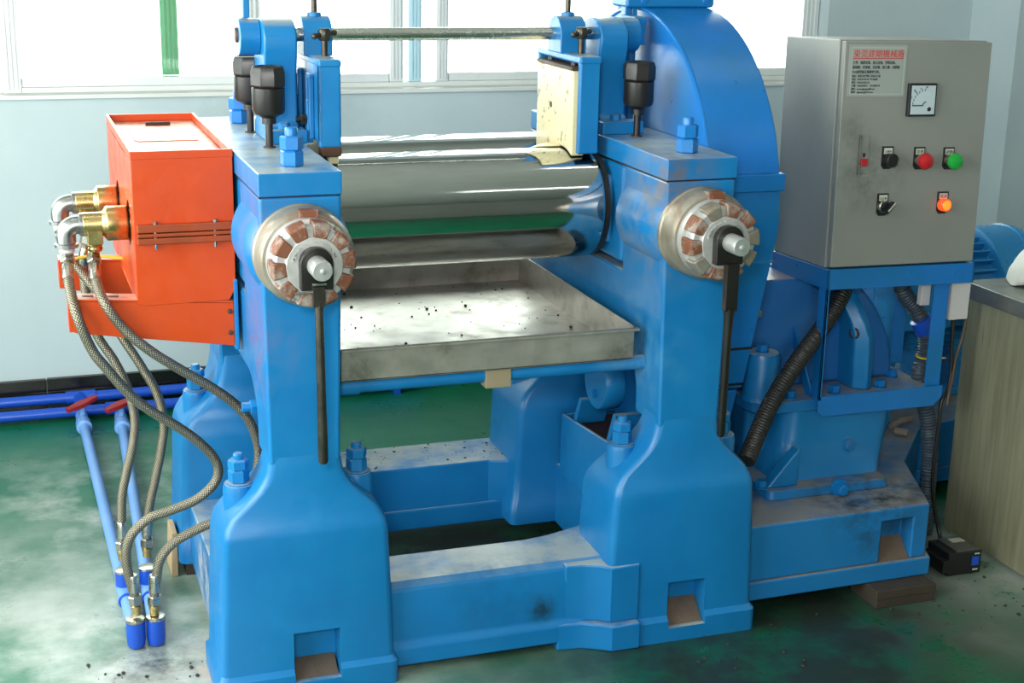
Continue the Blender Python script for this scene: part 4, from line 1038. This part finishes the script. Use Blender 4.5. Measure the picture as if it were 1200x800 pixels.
# cables and conduits
def cable(name, pts, r, mat, label, cat, ridges=0.0, group=None, n=10):
    P = catmull(pts, .006 if not ridges else .0022)
    rf = (lambda L, i: r + ridges * sin(2 * pi * L / .0085)) if ridges else None
    t = part(name, MB().tube(P, r, n, rf), mat, origin=pts[len(pts) // 2], sharp=60)
    return tag(t, label, cat, group)
CB = [ (2.163,3.380,0.830),(2.124,3.345,0.753),(2.034,3.262,0.678),(1.915,3.216,0.601),(1.833,3.170,0.529),(1.768,3.120,0.464),(1.714,3.070,0.415) ]
CB[2] = (2.052, 3.305, 0.683)
cable('corrugated_conduit', CB, .0225, 'black_rubber', 'thick black corrugated conduit slanting from the cabinet behind the stand to the mill', 'conduit', .0016)
CG = [ (2.325,3.400,0.835),(2.348,3.395,0.735),(2.393,3.387,0.678),(2.425,3.378,0.611),(2.422,3.369,0.540),(2.405,3.363,0.50),(2.425,3.353,0.419),(2.444,3.343,0.331),(2.447,3.331,0.232),(2.440,3.315,0.030) ]
t = thing('corrugated_conduit', (2.42, 3.37, .03), 'grey-blue corrugated conduit with a blue coupling beside the right stand leg', 'conduit')
P = catmull(CG, .0022)
part('conduit', MB().tube(P, .0225, 12, lambda L, i: .0225 + .0018 * sin(2 * pi * L / .0085)), 'grey_conduit', t, sharp=60)
part('coupling', MB().lathe([(.026, -.022), (.030, -.020), (.030, .020), (.026, .022)], (2.415, 3.381, .635), (.045, -.009, -.07), 20).box(2.41, 2.45, 3.352, 3.372, .632, .642), 'blue_pipe', t)
part('wire_tie', MB().lathe([(.0245, 0), (.0245, .004)], (2.4215, 3.369, .545), (.0, -.08, 1), 16).cyl((2.42, 3.345, .546), (2.475, 3.345, .544), .002, 6), 'yellow_cord', t)
CW = [ (2.442,3.285,0.676),(2.446,3.283,0.588),(2.449,3.280,0.514),(2.436,3.270,0.471),(2.418,3.265,0.449),(2.414,3.262,0.394),(2.42, 3.27, .2),(2.45, 3.26, .06),(2.43, 3.19, .012),(2.40, 3.15, .03) ]
cable('power_cable', CW, .0055, 'black_plastic', 'thin black cable dropping from the white socket box on the stand', 'cable')
CBR = [ (2.483,3.297,0.778),(2.491,3.294,0.701),(2.485,3.292,0.629),(2.465,3.288,0.558),(2.449,3.270,0.510),(2.432,3.255,0.476),(2.425,3.25,0.441) ]
cable('brown_lead', CBR, .0045, 'cable_brown', 'thin brown lead hanging between the white socket box and the steel table', 'cable')

# ------------------------------------------------------------------ steel table with cloth bag
tb = thing('steel_table', (2.95, 2.9, 0), 'stainless steel work table cut off by the right picture edge', 'table')
part('table_top', MB().box(2.545, 3.35, 2.2, 3.392, .708, .752), 'table_top_steel', tb, bevel=.002)
part('side_panel', MB().box(2.556, 2.560, 2.21, 3.382, .015, .708), 'table_steel', tb)
part('end_panel', MB().box(2.560, 3.34, 3.378, 3.382, .015, .708), 'table_steel', tb)
part('end_panel', MB().box(2.560, 3.34, 2.21, 2.214, .015, .708), 'table_steel', tb)
for (x, y) in ((2.575, 3.365), (3.32, 3.365), (2.575, 2.23), (3.32, 2.23)):
    part('leg', MB().box(x - .015, x + .015, y - .012, y + .012, 0, .708), 'table_steel', tb)
bg_ = MB(); loops = []
rn = random.Random(2)
for k in range(9):
    t = k / 8; rr = (.012 + .055 * sin(pi * min(1, t * .9 + .08)))
    loops.append([(2.635 + .19 * t, 3.30 + rr * 1.1 * cos(2 * pi * i / 14) * (1 + .12 * sin(3 * i + k)), .754 + max(0, rr * (.75 + .75 * sin(2 * pi * i / 14)) * (1 + .1 * rn.random()))) for i in range(14)])
tag(part('cloth_bag', bg_.loft(loops), 'white_cloth', sharp=80, origin=(2.73, 3.30, .752)), 'crumpled white cloth bag lying on the steel table corner', 'bag')

# ------------------------------------------------------------------ small things on the floor
bx = thing('adapter_box', (2.42, 3.15, 0), 'small black electrical box with blue label on the floor by the table', 'box')
part('case', MB().box(2.372, 2.478, 3.10, 3.20, .0, .066), 'black_plastic', bx, bevel=.003)
part('lid_plate', MB().box(2.40, 2.475, 3.105, 3.195, .066, .069), 'galvanised', bx)
part('paper_label', MB().box(2.425, 2.465, 3.16, 3.185, .069, .0697), 'pale_print', bx)
part('terminal_rail', MB().box(2.352, 2.376, 3.095, 3.19, .012, .048), 'black_plastic', bx, bevel=.002)
part('blue_badge', MB().box(2.447, 2.470, 3.0985, 3.1002, .024, .050), 'blue_pipe', bx)
part('badge_mark', MB().box(2.452, 2.468, 3.0985, 3.1002, .010, .014).box(2.455, 2.470, 3.0985, 3.1002, .056, .060), 'pale_print', bx)

tag(part('wooden_block', MB().box(2.075, 2.25, 2.985, 3.11, 0, .024).box(2.073, 2.252, 2.983, 3.112, .025, .0495), 'wood_dark', bevel=.002, origin=(2.16, 3.05, 0)), 'dark wooden packing block under the right end of the blue bed', 'block', 'packing blocks')
tag(part('wooden_block', MB().box(0.405, 0.60, 3.70, 3.88, 0, .0495), 'wood_dark', bevel=.002, origin=(.5, 3.8, 0)), 'dark packing block under the left rear foot of the mill', 'block', 'packing blocks')
tag(part('wooden_block', MB().add([(.366, 3.70, 0), (.384, 3.70, 0), (.384, 3.80, 0), (.366, 3.80, 0), (.372, 3.70, .125), (.386, 3.70, .125), (.386, 3.80, .125), (.372, 3.80, .125)], [(3, 2, 1, 0), (4, 5, 6, 7), (0, 1, 5, 4), (1, 2, 6, 5), (2, 3, 7, 6), (3, 0, 4, 7)]), 'wood_pale', bevel=.002, origin=(.375, 3.75, 0)), 'pale wooden offcut standing against the left rear foot', 'block', 'packing blocks')

rn = random.Random(21)
cr = MB()
for k in range(170):
    x, y = rn.choice(((rn.uniform(1.45, 2.5), rn.uniform(2.75, 3.0)), (rn.uniform(2.3, 2.54), rn.uniform(2.9, 3.3)), (rn.uniform(.1, .4), rn.uniform(3.0, 3.3)), (rn.uniform(1.45, 2.5), rn.uniform(2.75, 3.0))))
    r_ = rn.choice((.0012, .0016, .002, .003, .005))
    cr.ball((x, y, r_ * .5), r_, (1, rn.uniform(.6, 1.6), .55), 6)
o = part('floor_crumbs', cr, 'crumb'); o['kind'] = 'stuff'; o['label'] = 'dark crumbs scattered over the worn green floor'; o['category'] = 'crumbs'
cr = MB()
for k in range(60):
    r_ = rn.choice((.0012, .0016, .002, .003)); x = rn.uniform(.85, 1.32); y = rn.uniform(3.76, 3.92)
    cr.ball((x, y, .222 + r_ * .5), r_, (1.6 * rn.random() + .5, rn.uniform(.6, 1.6), .5), 6)
o = part('rail_crumbs', cr, 'crumb', mill); o['kind'] = 'stuff'
